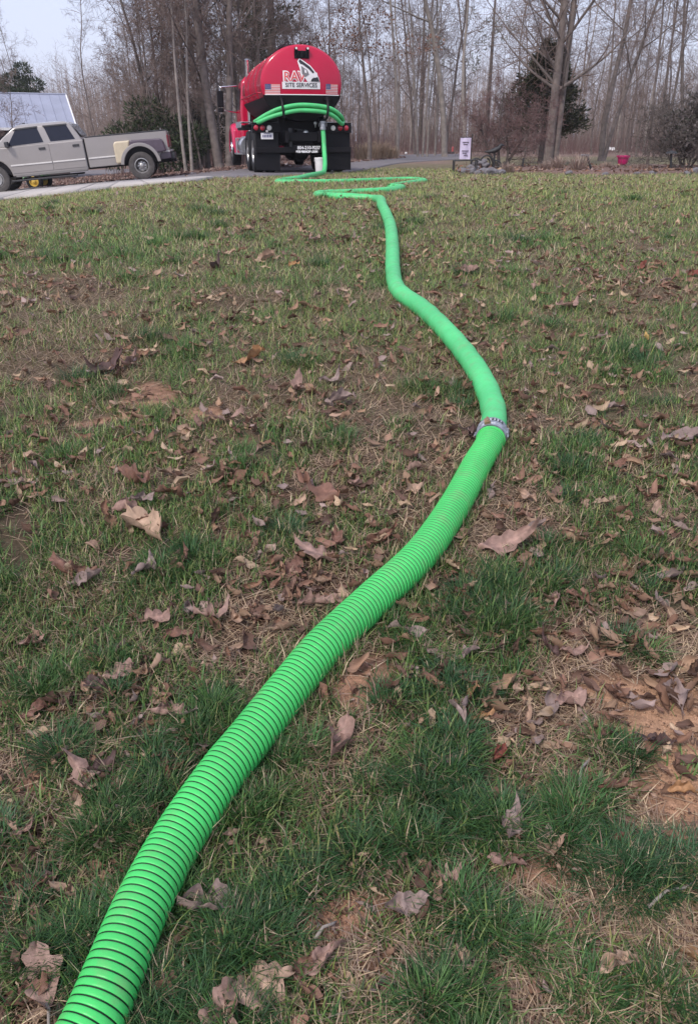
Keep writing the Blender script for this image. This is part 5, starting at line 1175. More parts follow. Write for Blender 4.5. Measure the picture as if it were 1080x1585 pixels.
def leaf_mesh(seed, kind, mt, **k_):
    V_, Q_, c_ = leaf_arrays(seed, kind, **k_); V_[:, 2] -= np.percentile(V_[:, 2], 12)
    # petiole
    n0 = len(V_); V_ = np.concatenate([V_, [(-.008, -.5, .0), (.008, -.5, .0), (.012, -.72, .02), (.0, -.72, .025)]]); Q_ = np.concatenate([Q_, [(n0, n0+1, n0+2, n0+3)]]); c_ = np.concatenate([c_, np.full((4, 3), .7)])
    me = np_mesh('oak_leaf', V_, Q_, mt, c_, link=False); me.polygons.foreach_set('use_smooth', [True]*len(me.polygons)); return me
LEAVES = []
def place_leaf(me, p, size, yaw, tilt, label, group=None, name='oak_leaf', wid=1.0):
    o = bpy.data.objects.new(name, me); COL.objects.link(o); o.location = p; o.scale = (size*wid, size, size); o.rotation_euler = (tilt[0], tilt[1], yaw); tag(o, label, 'leaf', group or 'fallen leaves that stand out'); LEAVES.append((p.x, p.y, size)); return o
# leaves that stand out: px, py, length in px, yaw deg, kind, colour, fold, bend, label
HAND = [(525, 1152, 78, 20, 'oak', 'pink', .9, .8, 'crumpled pale tan leaf just right of the hose halfway up the near stretch'),
 (318, 1402, 92, 80, 'oak', 'mauve', .5, .7, 'broad mauve grey lobed leaf touching the right side of the hose'),
 (398, 1535, 120, 60, 'oak', 'tan', .35, .5, 'large star lobed pale tan oak leaf below the round dark tuft'),
 (345, 1578, 110, 15, 'oak', 'pink', .3, .4, 'oak leaf cut by the bottom frame edge right of the hose'),
 (70, 1520, 110, -25, 'oak', 'pink', .35, .5, 'long lobed pinkish oak leaf at the lower left of the hose'),
 (45, 1545, 70, 60, 'oak', 'brown', .4, .5, 'darker brown leaf overlapped by the long lobed leaf at lower left'),
 (500, 1487, 82, 50, 'ovate', 'pink', 1.6, .5, 'narrow tightly folded leaf on bare clay above the star lobed leaf'),
 (470, 1500, 55, 35, 'ovate', 'brown', 1.3, .5, 'thin dark curled leaf leaning against the folded one on bare clay'),
 (792, 1278, 78, 20, 'ovate', 'mauve', 1.2, .6, 'purple grey folded ovate leaf standing on edge right of the big tufts'),
 (785, 1338, 66, -70, 'ovate', 'pink', .3, .3, 'smooth flat ovate leaf just under the purple grey folded leaf'),
 (628, 1403, 72, 80, 'oak', 'mauve', .3, .3, 'flat dusty grey leaf with pin holes in the lower middle'),
 (690, 1358, 50, 100, 'oak', 'pink', .6, .5, 'ragged pinkish leaf on dead stems above the flat dusty grey leaf'),
 (716, 1488, 44, -30, 'oak', 'tan', .6, .5, 'small pale tan leaf beside the dead straw at lower middle'),
 (955, 1497, 84, 70, 'ovate', 'tan', 1.5, .8, 'rolled tan leaf like a quill in the lower right grass'),
 (1048, 1082, 74, 10, 'oak', 'mauve', .8, .9, 'curly mauve leaf on the sandy patch at the right edge'),
 (1015, 1152, 62, -70, 'oak', 'dark', .8, .7, 'dark arched leaf at the edge of the sandy patch'),
 (1058, 1228, 60, 85, 'ovate', 'orange', .8, .4, 'orange brown leaf at the right edge below the sandy patch'),
 (945, 1220, 52, 80, 'ovate', 'brown', 1.2, .5, 'thin brown rolled leaf pointing at the sandy patch'),
 (880, 1088, 60, 70, 'oak', 'pink', .5, .4, 'leaf at the left end of the sandy patch under a grass tuft'),
 (800, 1065, 30, 10, 'ovate', 'tan', .5, .3, 'small upright pale leaf left of the sandy patch'),
 (745, 1112, 42, 80, 'ovate', 'orange', .8, .4, 'small rust orange leaf in the grass right of the hose'),
 (712, 1105, 62, -10, 'oak', 'mauve', .9, .7, 'curled pale mauve leaf next to the small rust orange one'),
 (770, 1170, 40, 40, 'oak', 'red', .8, .6, 'dark reddish crinkled leaf between the tufts right of the hose'),
 (720, 1015, 45, 80, 'oak', 'mauve', .4, .4, 'mauve leaf at the top of the leaf trail right of the hose'),
 (860, 930, 40, 20, 'oak', 'pink', .5, .4, 'pinkish leaf in the small heap on dead grass right of the tall tuft'),
 (895, 925, 44, 100, 'ovate', 'brown', .7, .5, 'brown curled leaf at the right end of the small heap'),
 (850, 1005, 44, -30, 'oak', 'dark', .7, .6, 'dark leaf at the lower end of the heap right of the tall tuft'),
 (885, 1012, 50, 80, 'ovate', 'pink', .6, .4, 'pale flat leaf below the heap beside the low tuft'),
 (490, 862, 78, -60, 'oak', 'pink', .5, .6, 'large pale pinkish oak leaf left of the ribbed hose at mid height'),
 (455, 886, 46, 40, 'oak', 'brown', .6, .5, 'rounded brown leaf just below the large pale pinkish oak leaf'),
 (520, 838, 40, -20, 'oak', 'brown', .6, .6, 'brown leaf standing up above the large pale pinkish oak leaf'),
 (228, 818, 96, -40, 'oak', 'tan', .6, .5, 'long light tan leaf pointing up right in the left grass'),
 (100, 882, 60, -50, 'oak', 'brown', .5, .6, 'brown lobed leaf at the upper left of the dark leaf group'),
 (135, 900, 60, 80, 'oak', 'mauve', .5, .5, 'mauve lobed leaf in the middle of the dark leaf group at left'),
 (210, 745, 72, -60, 'oak', 'brown', .8, .7, 'dark red brown folded leaf above the long light tan leaf'),
 (218, 775, 40, 70, 'oak', 'mauve', .5, .5, 'pale mauve leaf right under the dark red brown folded leaf'),
 (198, 795, 52, 90, 'oak', 'pink', .6, .5, 'pinkish leaf just above the long light tan leaf'),
 (222, 885, 52, 30, 'oak', 'mauve', .6, .5, 'purple grey leaf right of the dark leaf group at left'),
 (287, 866, 36, 0, 'oak', 'brown', .6, .5, 'upright brown leaf between the purple grey leaf and the green tuft'),
 (495, 762, 86, -55, 'oak', 'brown', .7, .7, 'long dark brown leaf tilted in the grass left of the clamp'),
 (548, 750, 46, 10, 'oak', 'pink', .6, .5, 'pinkish leaf at the right end of the long dark brown leaf'),
 (490, 935, 62, 80, 'oak', 'pink', .5, .5, 'spread pinkish oak leaf close to the left side of the hose'),
 (530, 930, 42, 10, 'oak', 'tan', .6, .5, 'tan leaf touching the hose beside the spread pinkish oak leaf'),
 (292, 944, 38, -10, 'ovate', 'mauve', .6, .4, 'upright oval mauve leaf in the left middle grass'),
 (328, 955, 58, 80, 'oak', 'pink', .5, .5, 'ragged leaf right of the upright oval mauve leaf'),
 (240, 960, 56, 80, 'oak', 'pink', .5, .5, 'spidery lobed leaf left of the upright oval mauve leaf'),
 (275, 986, 48, 80, 'ovate', 'brown', .5, .4, 'brown oval leaf below the upright oval mauve leaf'),
 (48, 998, 40, 70, 'oak', 'pink', .3, .3, 'flat pale leaf near the left edge above the leaf cluster'),
 (180, 1045, 56, 60, 'oak', 'pink', .5, .6, 'lobed leaf in the cluster on dead grass at left'),
 (150, 1065, 50, -60, 'oak', 'dark', .5, .6, 'dark lobed leaf in the cluster on dead grass at left'),
 (255, 1105, 56, 80, 'oak', 'pink', .5, .7, 'arched pale leaf left of the hose above the dark grass'),
 (55, 1105, 46, 60, 'oak', 'brown', .5, .6, 'brown leaf near the left edge at mid lower height'),
 (130, 1208, 62, -20, 'oak', 'pink', .7, .9, 'spiky pale leaf standing up at left'),
 (160, 1190, 50, 60, 'oak', 'dark', .6, .8, 'dark curled leaf behind the spiky pale leaf'),
 (122, 1262, 48, -10, 'ovate', 'tan', .7, .5, 'tan leaf below the spiky pale leaf at left'),
 (35, 1290, 36, 60, 'oak', 'pink', .5, .5, 'pinkish leaf at the left edge beside yellowish weeds'),
 (45, 1372, 60, 80, 'ovate', 'brown', .7, .5, 'brown leaf at the left edge above the lower tufts'),
 (780, 845, 90, 80, 'oak', 'pink', .3, .4, 'flattened pale leaf on trampled grass right of the ribbed hose'),
 (815, 770, 40, -40, 'ovate', 'tan', .7, .5, 'curled light tan leaf below the coupling to its right'),
 (640, 760, 36, 60, 'ovate', 'tan', .6, .4, 'light tan leaf left of the ribbed hose near the coupling'),
 (640, 728, 36, 80, 'oak', 'pink', .5, .5, 'pale pointed leaf left of the coupling on dead grass'),
 (590, 835, 60, 60, 'ovate', 'brown', .9, .6, 'curled brown leaf tight to the hose under the long dark leaf'),
 (1055, 680, 76, 85, 'oak', 'mauve', .4, .4, 'wide mauve leaf at the right edge level with the coupling'),
 (1060, 710, 28, 0, 'oak', 'tan', .5, .4, 'small pale tan leaf under the wide mauve leaf at the right edge'),
 (970, 690, 28, 80, 'oak', 'tan', .5, .4, 'small whitish tan leaf left of the wide mauve leaf'),
 (952, 722, 40, 70, 'ovate', 'brown', .6, .4, 'brown leaf below the small whitish tan leaf'),
 (730, 675, 40, 20, 'oak', 'dark', .8, .8, 'dark curled leaf against the left side of the coupling'),
 (385, 558, 56, 80, 'oak', 'orange', .5, .5, 'bright rusty leaf in the upper left lawn'),
 (170, 572, 60, 70, 'oak', 'dark', .7, .8, 'dark wide leaf at the end of the dead brown streak'),
 (200, 565, 42, 20, 'oak', 'pink', .7, .8, 'pinkish curled leaf at the end of the dead brown streak'),
 (350, 652, 52, 80, 'oak', 'pink', .6, .7, 'pale curled leaf right of the orange bare soil'),
 (460, 602, 44, 10, 'oak', 'pink', .5, .7, 'pale spiky leaf standing in the left middle lawn'),
 (512, 590, 38, 80, 'oak', 'mauve', .5, .5, 'mauve leaf right of the pale spiky leaf'),
 (525, 622, 50, 80, 'oak', 'mauve', .5, .6, 'broad mauve leaf below and right of the pale spiky leaf'),
 (332, 415, 30, 20, 'oak', 'dark', .8, .9, 'nearly black curled leaf in the upper left lawn'),
 (355, 393, 22, 80, 'ovate', 'tan', .4, .4, 'pale cream leaf above the nearly black curled leaf'),
 (408, 403, 36, 75, 'ovate', 'tan', .5, .3, 'long pale cream leaf right of the nearly black curled leaf'),
 (485, 372, 32, 30, 'oak', 'pink', .6, .7, 'reddish tan leaf heap top left of the smooth hose'),
 (455, 410, 18, 80, 'oak', 'orange', .4, .4, 'small orange leaf left of the smooth hose'),
 (990, 415, 28, 60, 'oak', 'red', .5, .5, 'deep red brown leaf in the upper right lawn'),
 (1070, 425, 26, 60, 'oak', 'red', .5, .5, 'red leaf at the right edge of the upper lawn'),
 (1000, 525, 22, 10, 'ovate', 'yellow', .5, .4, 'yellow leaf in the right middle lawn'),
 (875, 475, 38, 80, 'oak', 'pink', .5, .4, 'pinkish lobed leaf on dead grass in the right middle lawn'),
 (925, 524, 30, 80, 'ovate', 'mauve', .6, .4, 'mauve leaf left of the yellow leaf'),
 (725, 420, 34, 80, 'oak', 'pink', .5, .4, 'pinkish leaf right of the smooth hose near its upper bend'),
 (825, 445, 22, 10, 'oak', 'pink', .5, .4, 'small upright pale leaf in the upper right lawn')]
HM = {}
for k_, (px, py, ln, yw, kd, cl, fo, be_, lab) in enumerate(HAND):
    p = at(px, py, .02); dep = (p-Vector((0, 0, CZ))).dot(Vector((0, math.cos(TH), -math.sin(TH))))
    me = leaf_mesh(100+k_, kd, LM[cl], fold=fo*1.0, bend=be_*1.25, nu=22 if py > 700 else 13, cr=.07)
    place_leaf(me, p+Vector((0, 0, .006)), ln*dep/1200*.95, R(-yw), (random.uniform(-.15, .35), random.uniform(-.3, .3)), lab)
# the scattered ones: largest first in the picture, nearest to the camera
SMESH = [leaf_mesh(300+k_, 'oak' if k_ % 4 else 'ovate', LB, nu=14, nv=2, fold=random.uniform(.3, 1.1), bend=random.uniform(.2, .9), cr=.06) for k_ in range(16)]
rl_ = np.random.default_rng(21)
def scatter(n_, y0, y1, pw=1.0, seed=0, wide=False):
    r_ = np.random.default_rng(seed); u = r_.uniform(0, 1, n_)
    if abs(pw-1) < 1e-6: Y = y0*(y1/y0)**u
    else: Y = (y0**(1-pw)+u*(y1**(1-pw)-y0**(1-pw)))**(1/(1-pw))
    X_ = r_.uniform(-1, 1, n_)*(.50*Y+.35)
    if wide: hw = .5*Y+.35; m_ = r_.uniform(0, 1, n_) < .2; X_ = np.where(m_, np.where(X_ > 0, 1, -1)*(hw+np.abs(X_)/hw*(.9+.1*Y)), X_)
    return X_, Y, r_
def hose_dist(x, y):
    d = np.full(x.shape, 9.0)
    for a_ in (HOSE_XY,): 
        for q in a_: d = np.minimum(d, np.hypot(x-q[0], y-q[1]))
    fp = np.array([[p.x, p.y] for p in far_path[::3]])
    for q in fp: d = np.minimum(d, np.hypot(x-q[0], y-q[1]))
    return d
x, y, r_ = scatter(900, .62, 7.5, .8, 22)
cl_ = fbm(x*2.6, y*2.1, 101, 2); keep = (hose_dist(x, y) > .075) & (r_.uniform(0, 1, 900) < sstep(.35, .68, cl_)); 
bare, dead, lush = fields(x, y); keep &= (r_.uniform(0, 1, 900) > lush*.5)
ids = np.where(keep)[0][:205]
GN = [('small dry brown leaf half sunk in the near grass below the coupling', 'small near leaves'), ('small dry brown leaf scattered on the lawn beyond the coupling', 'small leaves further up the lawn')]
for i in ids:
    s_ = float(r_.uniform(.034, .095)*(1 if y[i] > 1.6 else .75)); side_ = 'left' if x[i] < np.interp(y[i], [p.y for p in near_path[::20]]+[p.y for p in far_pts[:13]], [p.x for p in near_path[::20]]+[p.x for p in far_pts[:13]]) else 'right'; zn_ = 'the lowest ribbed hose' if y[i] < 1.5 else ('the upper ribbed hose' if y[i] < 2.95 else ('the smooth hose above the coupling' if y[i] < 4.6 else 'the far smooth hose')); lb = 'small dry brown leaf in grass %s of %s' % (side_, zn_); gp_ = 'small leaves %s of %s' % (side_, zn_)
    place_leaf(SMESH[int(r_.integers(0, 16))], Vector((x[i], y[i], gf(x[i], y[i])+.008+.5*s_*.3)), s_, r_.uniform(0, 6.28), (r_.normal(0, .35), r_.normal(0, .35)), lb, gp_, wid=float(r_.uniform(.7, 1.1)))
def leaf_stuff(name, x, y, z, size, seed, cols, tilt=.5, nu=6, nv=1):
    r_ = np.random.default_rng(seed); T_ = [leaf_arrays(500+k_, 'oak' if k_ % 3 else 'ovate', nu=nu, nv=nv, fold=r_.uniform(.3, 1.2), bend=r_.uniform(.2, .9), cr=.05) for k_ in range(8)]
    n_ = len(x); which = r_.integers(0, 8, n_); Vs, Qs, Cs = [], [], []; off = 0
    yaw, ta, tb = r_.uniform(0, 6.28, n_), r_.normal(0, tilt, n_), r_.normal(0, tilt, n_); C = np.array(cols)[r_.integers(0, len(cols), n_)]*r_.uniform(.75, 1.2, (n_, 1))
    for k_ in range(8):
        m_ = np.where(which == k_)[0]
        if not len(m_): continue
        V0, Q0, c0 = T_[k_]; P = np.repeat(V0[None], len(m_), 0)*size[m_][:, None, None]
        a_, b_, c_ = ta[m_][:, None], tb[m_][:, None], yaw[m_][:, None]
        Y1, Z1 = P[..., 1]*np.cos(a_)-P[..., 2]*np.sin(a_), P[..., 1]*np.sin(a_)+P[..., 2]*np.cos(a_); X1, Z2 = P[..., 0]*np.cos(b_)+Z1*np.sin(b_), -P[..., 0]*np.sin(b_)+Z1*np.cos(b_)
        X2, Y2 = X1*np.cos(c_)-Y1*np.sin(c_), X1*np.sin(c_)+Y1*np.cos(c_)
        Vs.append(np.stack([X2+x[m_][:, None], Y2+y[m_][:, None], Z2+z[m_][:, None]], -1).reshape(-1, 3)); Qs.append((Q0[None]+np.arange(len(m_))[:, None, None]*len(V0)).reshape(-1, 4)+off); off += len(m_)*len(V0)
        Cs.append((C[m_][:, None]*c0[None]).reshape(-1, 3))
    o = np_mesh(name, np.concatenate(Vs), np.concatenate(Qs), M['deadleaf'], np.concatenate(Cs)); o.data.polygons.foreach_set('use_smooth', [True]*len(o.data.polygons)); tag(o, kind='stuff'); return o
LC = [(.19, .105, .07), (.27, .165, .115), (.33, .22, .16), (.22, .125, .09), (.29, .215, .195), (.12, .07, .052), (.40, .29, .20), (.28, .18, .12), (.15, .09, .07), (.22, .12, .085)]
# leaf crumbs low in the near grass
x, y, r_ = scatter(9500, .6, 9, 1.1, 23, True); k_ = (r_.uniform(0, 1, len(x)) < sstep(.38, .72, fbm(x*2.6, y*2, 103, 3))*.9+.08) & (hose_dist(x, y) > .06); x, y = x[k_], y[k_]
leaf_stuff('leaf_crumbs', x, y, g(x, y)+.008, r_.uniform(.012, .052, len(x))*r_.uniform(.5, 1, len(x)), 24, LC, .45, 5)
x, y, r_ = scatter(6500, 4.2, 28, .5, 25); k_ = (r_.uniform(0, 1, len(x)) < .10+.65*sstep(.45, .72, fbm(x*.8, y*.6, 105, 3))+.55*sstep(12.5, 15, y)*sstep(21, 17, y)*(x > -4)*(x < 6)) & (~paved(x, y) | (r_.uniform(0, 1, len(x)) < .12)); x, y = x[k_], y[k_]
leaf_stuff('lawn_leaf_litter', x, y, g(x, y)+.02, r_.uniform(.04, .10, len(x)), 26, LC, .4, 5)
r_ = np.random.default_rng(27); x = r_.uniform(-16, 3, 9000); y = r_.uniform(26, 46, 9000); k_ = ~((x > -3.0+(y-24)*.30) | (y < 27.0-.0*x)) ; x, y = x[k_], y[k_]
leaf_stuff('forest_leaf_litter', x, y, g(x, y)+.03, r_.uniform(.07, .17, len(x)), 28, [(.24, .15, .125), (.30, .20, .17), (.20, .12, .10), (.34, .25, .21)], .4, 3)
rb_ = np.random.default_rng(66); bp2 = [at(rb_.uniform(705, 1085), rb_.uniform(258, 271)) for _ in range(420)]
leaf_stuff('bed_litter', np.array([p.x for p in bp2]), np.array([p.y for p in bp2]), np.array([p.z for p in bp2])+.07, rb_.uniform(.06, .16, 420), 67, LC, .5, 5)
# heaps of small leaves caught between the tufts
HC = [at(px, py) for px, py in ((880, 930), (870, 1005), (110, 895), (165, 1060), (60, 1555), (430, 1515), (640, 1375), (150, 1190), (715, 1100), (1060, 1240), (20, 785), (20, 1015), (100, 735), (335, 960), (600, 860), (800, 840), (1045, 680), (430, 615), (530, 640), (200, 560), (70, 375), (395, 545), (960, 455), (700, 470), (483, 372), (345, 650), (220, 750), (560, 745), (640, 880), (60, 1110), (840, 1490), (800, 1330), (470, 1500), (320, 1410), (560, 1150), (280, 870), (190, 430), (520, 590), (620, 575), (880, 475), (1010, 430), (860, 620), (960, 590), (990, 720), (1020, 880), (930, 830), (210, 680), (60, 600), (700, 900), (340, 420), (420, 400), (900, 360), (760, 420))]
r_ = np.random.default_rng(61); cx0, cy0, _r = scatter(680, .7, 11, .72, 62); k_ = fbm(cx0*1.1, cy0*.9, 131, 2) > .44; cx0, cy0 = np.r_[cx0[k_], [p.x for p in HC]], np.r_[cy0[k_], [p.y for p in HC]]
nl_ = r_.integers(4, 13, len(cx0)); idx = np.repeat(np.arange(len(cx0)), nl_); sp_ = (.035+.028*np.minimum(cy0, 5))[idx]; x = cx0[idx]+r_.normal(0, 1, len(idx))*sp_; y = cy0[idx]+r_.normal(0, 1, len(idx))*sp_*1.2; k_ = (hose_dist(x, y) > .07) & (y > .6); x, y = x[k_], y[k_]
hz_, hs_ = g(x, y)+r_.uniform(.008, .03, len(x)), r_.uniform(.03, .085, len(x))*np.where(y < 1.6, .75, 1); nr_ = y < 2.6
leaf_stuff('leaf_heaps', x[nr_], y[nr_], hz_[nr_], hs_[nr_], 63, LC, .32, 9, 2); leaf_stuff('leaf_heaps', x[~nr_], y[~nr_], hz_[~nr_], hs_[~nr_], 68, LC, .32, 6, 1)
# clods and grit on the bare soil
x, y, r_ = scatter(60000, .6, 6, 1.0, 64); bare, dead, lush = fields(x, y); k_ = r_.uniform(0, 1, len(x)) < bare*.8; x, y = x[k_][:9000], y[k_][:9000]; n_ = len(x)
sz = r_.uniform(.001, .005, n_)*r_.uniform(.4, 1.6, n_); O8 = np.array([(1, 0, 0), (0, 1, 0), (-1, 0, 0), (0, -1, 0), (0, 0, 1), (0, 0, -1)], float); Vo = (O8[None]*r_.uniform(.6, 1.3, (n_, 6, 1)))*sz[:, None, None]*np.array([1, 1, .7])+np.stack([x, y, g(x, y)+sz*.3], 1)[:, None, :]
To = (np.array([(0, 1, 4), (1, 2, 4), (2, 3, 4), (3, 0, 4), (1, 0, 5), (2, 1, 5), (3, 2, 5), (0, 3, 5)])[None]+np.arange(n_)[:, None, None]*6).reshape(-1, 3)
co = np.repeat(np.array([(.33, .20, .13), (.27, .15, .10), (.40, .27, .18), (.20, .12, .085)])[r_.integers(0, 4, n_)], 6, 0); o = np_mesh('soil_clods', Vo.reshape(-1, 3), To, M['deadleaf'], co); tag(o, kind='stuff')
# twigs
for k_, (px, py, ln, yw, lab) in enumerate(((75, 1578, 120, -60, 'pale tan stick at the bottom left beside the hose'), (505, 1440, 60, 40, 'short twig beside the round dark tuft'), (1040, 1385, 130, 25, 'thin bleached stem across the tuft at the right edge'), (905, 1190, 90, 60, 'short brown stick on the edge of the sandy patch'))):
    p = at(px, py, .02); dep = p.y/.9; l_ = ln*dep/1200; tw_ = MB(); tw_.tube([(-l_/2, 0, .0), (-l_*.1, l_*.05, .012), (l_*.25, -.02*l_, .008), (l_/2, .04*l_, .0)], [.004, .0035, .003, .0015], 6); o = tw_.build('stick', M['bark_pale'], None, smooth=True); o.location = p; o.rotation_euler = (0, 0, R(yw)); tag(o, lab, 'stick')

# ================================================================== grass
def blades(name, x, y, L_, w_, ph, ln, cols, curve=.5, z0=0.0):
    n_ = len(x); z = g(x, y)+z0; ca, sa = np.cos(ph), np.sin(ph); hx = np.sin(ln); hz = np.cos(ln)
    P0 = np.stack([x, y, z-.004], 1); D = np.stack([ca*hx, sa*hx, hz], 1); P1 = P0+D*(L_*.52)[:, None]
    l2 = np.clip(ln+curve, 0, 1.75); D2 = np.stack([ca*np.sin(l2), sa*np.sin(l2), np.cos(l2)], 1); P2 = P1+D2*(L_*.5)[:, None]
    S_ = np.stack([-sa, ca, 0*ca], 1)*(w_/2)[:, None]
    nr_ = y < 3.3; fr_ = ~nr_; nn, nf = int(nr_.sum()), int(fr_.sum())
    V_ = np.stack([P0-S_, P0+S_, P1+S_*.85, P1-S_*.85, P2], 1)[nr_].reshape(-1, 3); b_ = np.arange(nn)[:, None]*5
    T = np.concatenate([b_+np.array([0, 1, 2]), b_+np.array([0, 2, 3]), b_+np.array([3, 2, 4])])
    V2 = np.stack([P0-S_, P0+S_, P2], 1)[fr_].reshape(-1, 3); T2 = np.arange(nf*3).reshape(-1, 3)+len(V_)
    o = np_mesh(name, np.concatenate([V_, V2]), np.concatenate([T, T2]), M['blade'], np.concatenate([np.repeat(cols[nr_], 5, 0), np.repeat(cols[fr_], 3, 0)])); tag(o, kind='stuff'); return o
def pick(r_, n_, pal, v=.4):
    return np.array(pal)[r_.integers(0, len(pal), n_)]*(1+r_.uniform(-v, v, (n_, 1)))
GREEN = [(.042, .105, .030), (.060, .135, .036), (.095, .175, .045), (.030, .080, .028), (.15, .215, .065), (.21, .25, .095)]
OLIVE = [(.18, .23, .065), (.24, .255, .085), (.14, .20, .055), (.31, .29, .115)]
DRY = [(.34, .25, .17), (.28, .20, .145), (.43, .33, .22), (.22, .155, .12), (.52, .42, .29), (.31, .225, .175)]
wfac = lambda y: np.maximum(1, (y/2.6)**.75)
# dead thatch lying flat
x, y, r_ = scatter(340000, .55, 27, .95, 41, True); bare, dead, lush = fields(x, y); k_ = (hose_dist(x[:1], y[:1])[0] > -1)
keep = (r_.uniform(0, 1, len(x)) < np.clip(.80+.35*dead-1.1*bare-.45*lush-.42*CLUMP, .015, 1)) & ~paved(x, y); x, y, dead = x[keep], y[keep], dead[keep]; n_ = len(x)
cols = pick(r_, n_, DRY); br = np.clip(dead, 0, 1)[:, None]; cols = cols*(1+.16*br*(1-2.2*sstep(2.6, 4, y)[:, None]))*np.array([1, .96, .93])
blades('dead_grass', x, y, r_.uniform(.03, .095, n_)*np.minimum(wfac(y), 1.5), r_.uniform(.0014, .0034, n_)*wfac(y), r_.uniform(0, 6.28, n_), r_.uniform(.95, 1.5, n_), cols, .12, .006+.006*0)
# short living lawn
x, y, r_ = scatter(760000, .55, 27, .80, 42, True); bare, dead, lush = fields(x, y)
cl2 = fbm(x*9, y*7, 111, 2)
keep = (r_.uniform(0, 1, len(x)) < np.clip(.28+.16*sstep(1.6, 2.6, y)+.85*CLUMP-.64*dead-.95*bare+(.15+.35*sstep(1.6, 2.6, y))*lush+.15*sstep(6, 10, y), .02, 1)*(.34+.66*sstep(1.2, 2.4, y))*(1+.35*sstep(3.5, 6, y))*sstep(.20, .52, cl2+.1*(y > 5))) & ~paved(x, y); x, y, dead, lush = x[keep], y[keep], dead[keep], lush[keep]; n_ = len(x)
cols = pick(r_, n_, GREEN); ol = pick(r_, n_, OLIVE); k_ = (r_.uniform(0, 1, n_) < np.clip(.10-.3*lush+.20*sstep(1.8, 4, y)+.40*sstep(6, 12, y)+.25*(fbm(x*1.2, y, 113, 2)-.5), .04, .85))[:, None]; cols = np.where(k_, ol, cols)
dr = (r_.uniform(0, 1, n_) < .07+.25*dead+.10*sstep(12, 17, y))[:, None]; cols = np.where(dr, pick(r_, n_, DRY), cols)
cols = cols*(1+.20*sstep(1.8, 3.5, y)+.18*sstep(3.5, 7, y))[:, None]
blades('lawn_grass', x, y, r_.uniform(.022, .066, n_)*(1+.35*lush)*np.minimum(wfac(y), 1.45), r_.uniform(.0018, .0042, n_)*wfac(y)**.85, r_.uniform(0, 6.28, n_), np.abs(r_.normal(.55, .35, n_)+.35*sstep(2.5, 5, y)*r_.uniform(0, 1.6, n_)), cols, .5, .004)
# fine dark fescue tufts
x0, y0, r_ = scatter(1200, .6, 12, 1.0, 43, True); b_, d_, l_ = fields(x0, y0); k_ = (r_.uniform(0, 1, len(x0)) < np.clip(.10+.85*l_-.5*d_-.8*b_, 0, 1)); x0, y0 = x0[k_], y0[k_]
HT = [(690, 1210, 90), (720, 1270, 80), (650, 1240, 80), (560, 1330, 70), (600, 1300, 60), (360, 1490, 65), (340, 1470, 45), (330, 1110, 55), (300, 1140, 60), (260, 1210, 60), (230, 1260, 80), (170, 1290, 80), (780, 975, 55), (800, 960, 55), (900, 705, 45), (880, 730, 45), (960, 1000, 45), (1000, 1015, 40), (880, 1270, 60), (1000, 1370, 60), (960, 1330, 60), (690, 1060, 50), (430, 1400, 60), (480, 1370, 50), (60, 1490, 60), (120, 1450, 60), (240, 1560, 70), (300, 1570, 60), (760, 1440, 60), (820, 1470, 60), (720, 1550, 60), (660, 1550, 50), (910, 1550, 80), (1010, 1540, 70), (640, 1010, 45), (600, 1090, 40), (180, 612, 25), (860, 900, 50), (420, 1250, 45), (380, 1270, 45), (480, 1165, 40), (930, 1160, 40)]
hx = [at(px, py) for px, py, _ in HT]; tx = np.r_[x0, [p.x for p in hx]]; ty = np.r_[y0, [p.y for p in hx]]
tr = np.r_[r_.uniform(.03, .07, len(x0))*np.minimum(1.6, np.maximum(1, y0/2.5)), [s_*p.y/1200*.55+.015 for (_, _, s_), p in zip(HT, hx)]]
nb_ = np.maximum(40, (tr/.05)**1.5*270*np.clip(1.8/ty, .35, 1.2)).astype(int); idx = np.repeat(np.arange(len(tx)), nb_); n_ = len(idx); r_ = np.random.default_rng(44)
rad = tr[idx]*np.sqrt(r_.uniform(0, 1, n_)); an = r_.uniform(0, 6.28, n_); x = tx[idx]+rad*np.cos(an); y = ty[idx]+rad*np.sin(an); hd_ = hose_dist(x, y); k_ = hd_ > .025; idx, x, y, rad, an = idx[k_], x[k_], y[k_], rad[k_], an[k_]; n_ = len(x)
tc_ = pick(r_, len(tx), [(.034, .080, .030), (.046, .105, .034), (.065, .130, .040), (.040, .090, .040)], .25)[idx]*(1+r_.uniform(-.4, .8, (n_, 1))); pale = (r_.uniform(0, 1, n_) < .06)[:, None]; tc_ = np.where(pale, pick(r_, n_, DRY), tc_)
blades('grass_tufts', x, y, r_.uniform(.035, .095, n_)*np.minimum(1.4, wfac(y)), r_.uniform(.0014, .0030, n_)*wfac(y), an+r_.normal(0, .7, n_), np.clip(.15+.75*rad/tr[idx]+r_.normal(0, .22, n_), 0, 1.3), tc_, .55, .004)
# grass pushed up along both flanks of the hose
r_ = np.random.default_rng(47); n_ = 9000; q = r_.uniform(0, len(near_path)-2, 6500).astype(int); q2 = np.minimum((r_.uniform(0, 1, 2500)**1.3*len(far_path)*.6), len(far_path)-3).astype(int)
HP = np.array([list(p) for p in near_path]); HP2 = np.array([list(p) for p in far_path]); A_ = np.concatenate([HP[q], HP2[q2]]); B_ = np.concatenate([HP[q+1], HP2[q2+1]]); dd = B_-A_; dd /= np.linalg.norm(dd[:, :2], axis=1, keepdims=True)
sd2 = np.where(r_.uniform(0, 1, n_) < .5, -1, 1); of = (.040+.05*r_.uniform(0, 1, n_)**1.6)*sd2; x = A_[:, 0]-dd[:, 1]*of; y = A_[:, 1]+dd[:, 0]*of
k_ = (fbm(x*9, y*9, 141, 2) > .42) & (y > .45); x, y, sd2, dd = x[k_], y[k_], sd2[k_], dd[k_]; n_ = len(x)
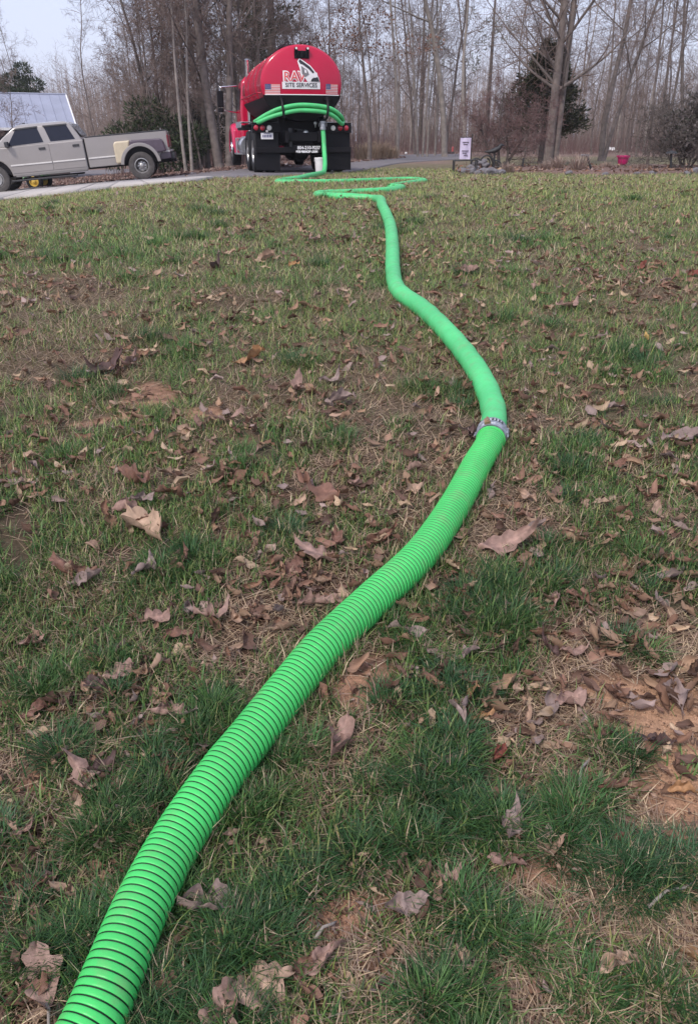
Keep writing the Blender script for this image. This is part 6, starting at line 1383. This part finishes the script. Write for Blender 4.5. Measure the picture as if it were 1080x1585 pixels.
inw = np.arctan2(-dd[:, 0]*sd2, dd[:, 1]*sd2); ph = np.where(r_.uniform(0, 1, n_) < .45, inw, r_.uniform(0, 6.28, n_))+r_.normal(0, .6, n_)
cl3 = np.where((r_.uniform(0, 1, n_) < .3)[:, None], pick(r_, n_, DRY), pick(r_, n_, GREEN)); blades('hose_side_grass', x, y, r_.uniform(.04, .10, n_), r_.uniform(.0016, .0034, n_)*np.minimum(wfac(y), 3), ph, np.abs(r_.normal(.35, .3, n_)), cl3, .5, .002)
# a few broad-bladed sprigs and bright weeds
x0 = [at(px, py) for px, py in ((910, 1560), (930, 1580), (770, 1570), (40, 1280), (80, 1260), (560, 875), (275, 890), (880, 1180), (930, 1200), (150, 615), (300, 1420), (840, 540), (1060, 1190), (700, 1110), (60, 830), (600, 1180))]; r_ = np.random.default_rng(45); idx = np.repeat(np.arange(len(x0)), 26); n_ = len(idx)
x = np.array([p.x for p in x0])[idx]+r_.normal(0, .03, n_); y = np.array([p.y for p in x0])[idx]+r_.normal(0, .03, n_); k_ = hose_dist(x, y) > .06; x, y = x[k_], y[k_]; n_ = len(x)
blades('weed_sprigs', x, y, r_.uniform(.03, .085, n_), r_.uniform(.003, .006, n_)*np.minimum(wfac(y), 1.5), r_.uniform(0, 6.28, n_), r_.uniform(.3, 1.2, n_), pick(r_, n_, [(.12, .20, .06), (.09, .16, .05), (.16, .23, .08)]), .5, .004)
# loose straw and pebbly crumbs on the bare soil
x, y, r_ = scatter(14000, .55, 6, 1.0, 46); bare, dead, lush = fields(x, y); k_ = r_.uniform(0, 1, len(x)) < np.clip(.12+.6*dead-.02*bare, 0, 1); x, y = x[k_], y[k_]; n_ = len(x)
blades('loose_straw', x, y, r_.uniform(.04, .13, n_), r_.uniform(.0014, .0034, n_)*wfac(y), r_.uniform(0, 6.28, n_), r_.uniform(1.2, 1.5, n_), pick(r_, n_, [(.42, .33, .24), (.34, .25, .18), (.28, .20, .165), (.48, .39, .29)]), .1, .010)
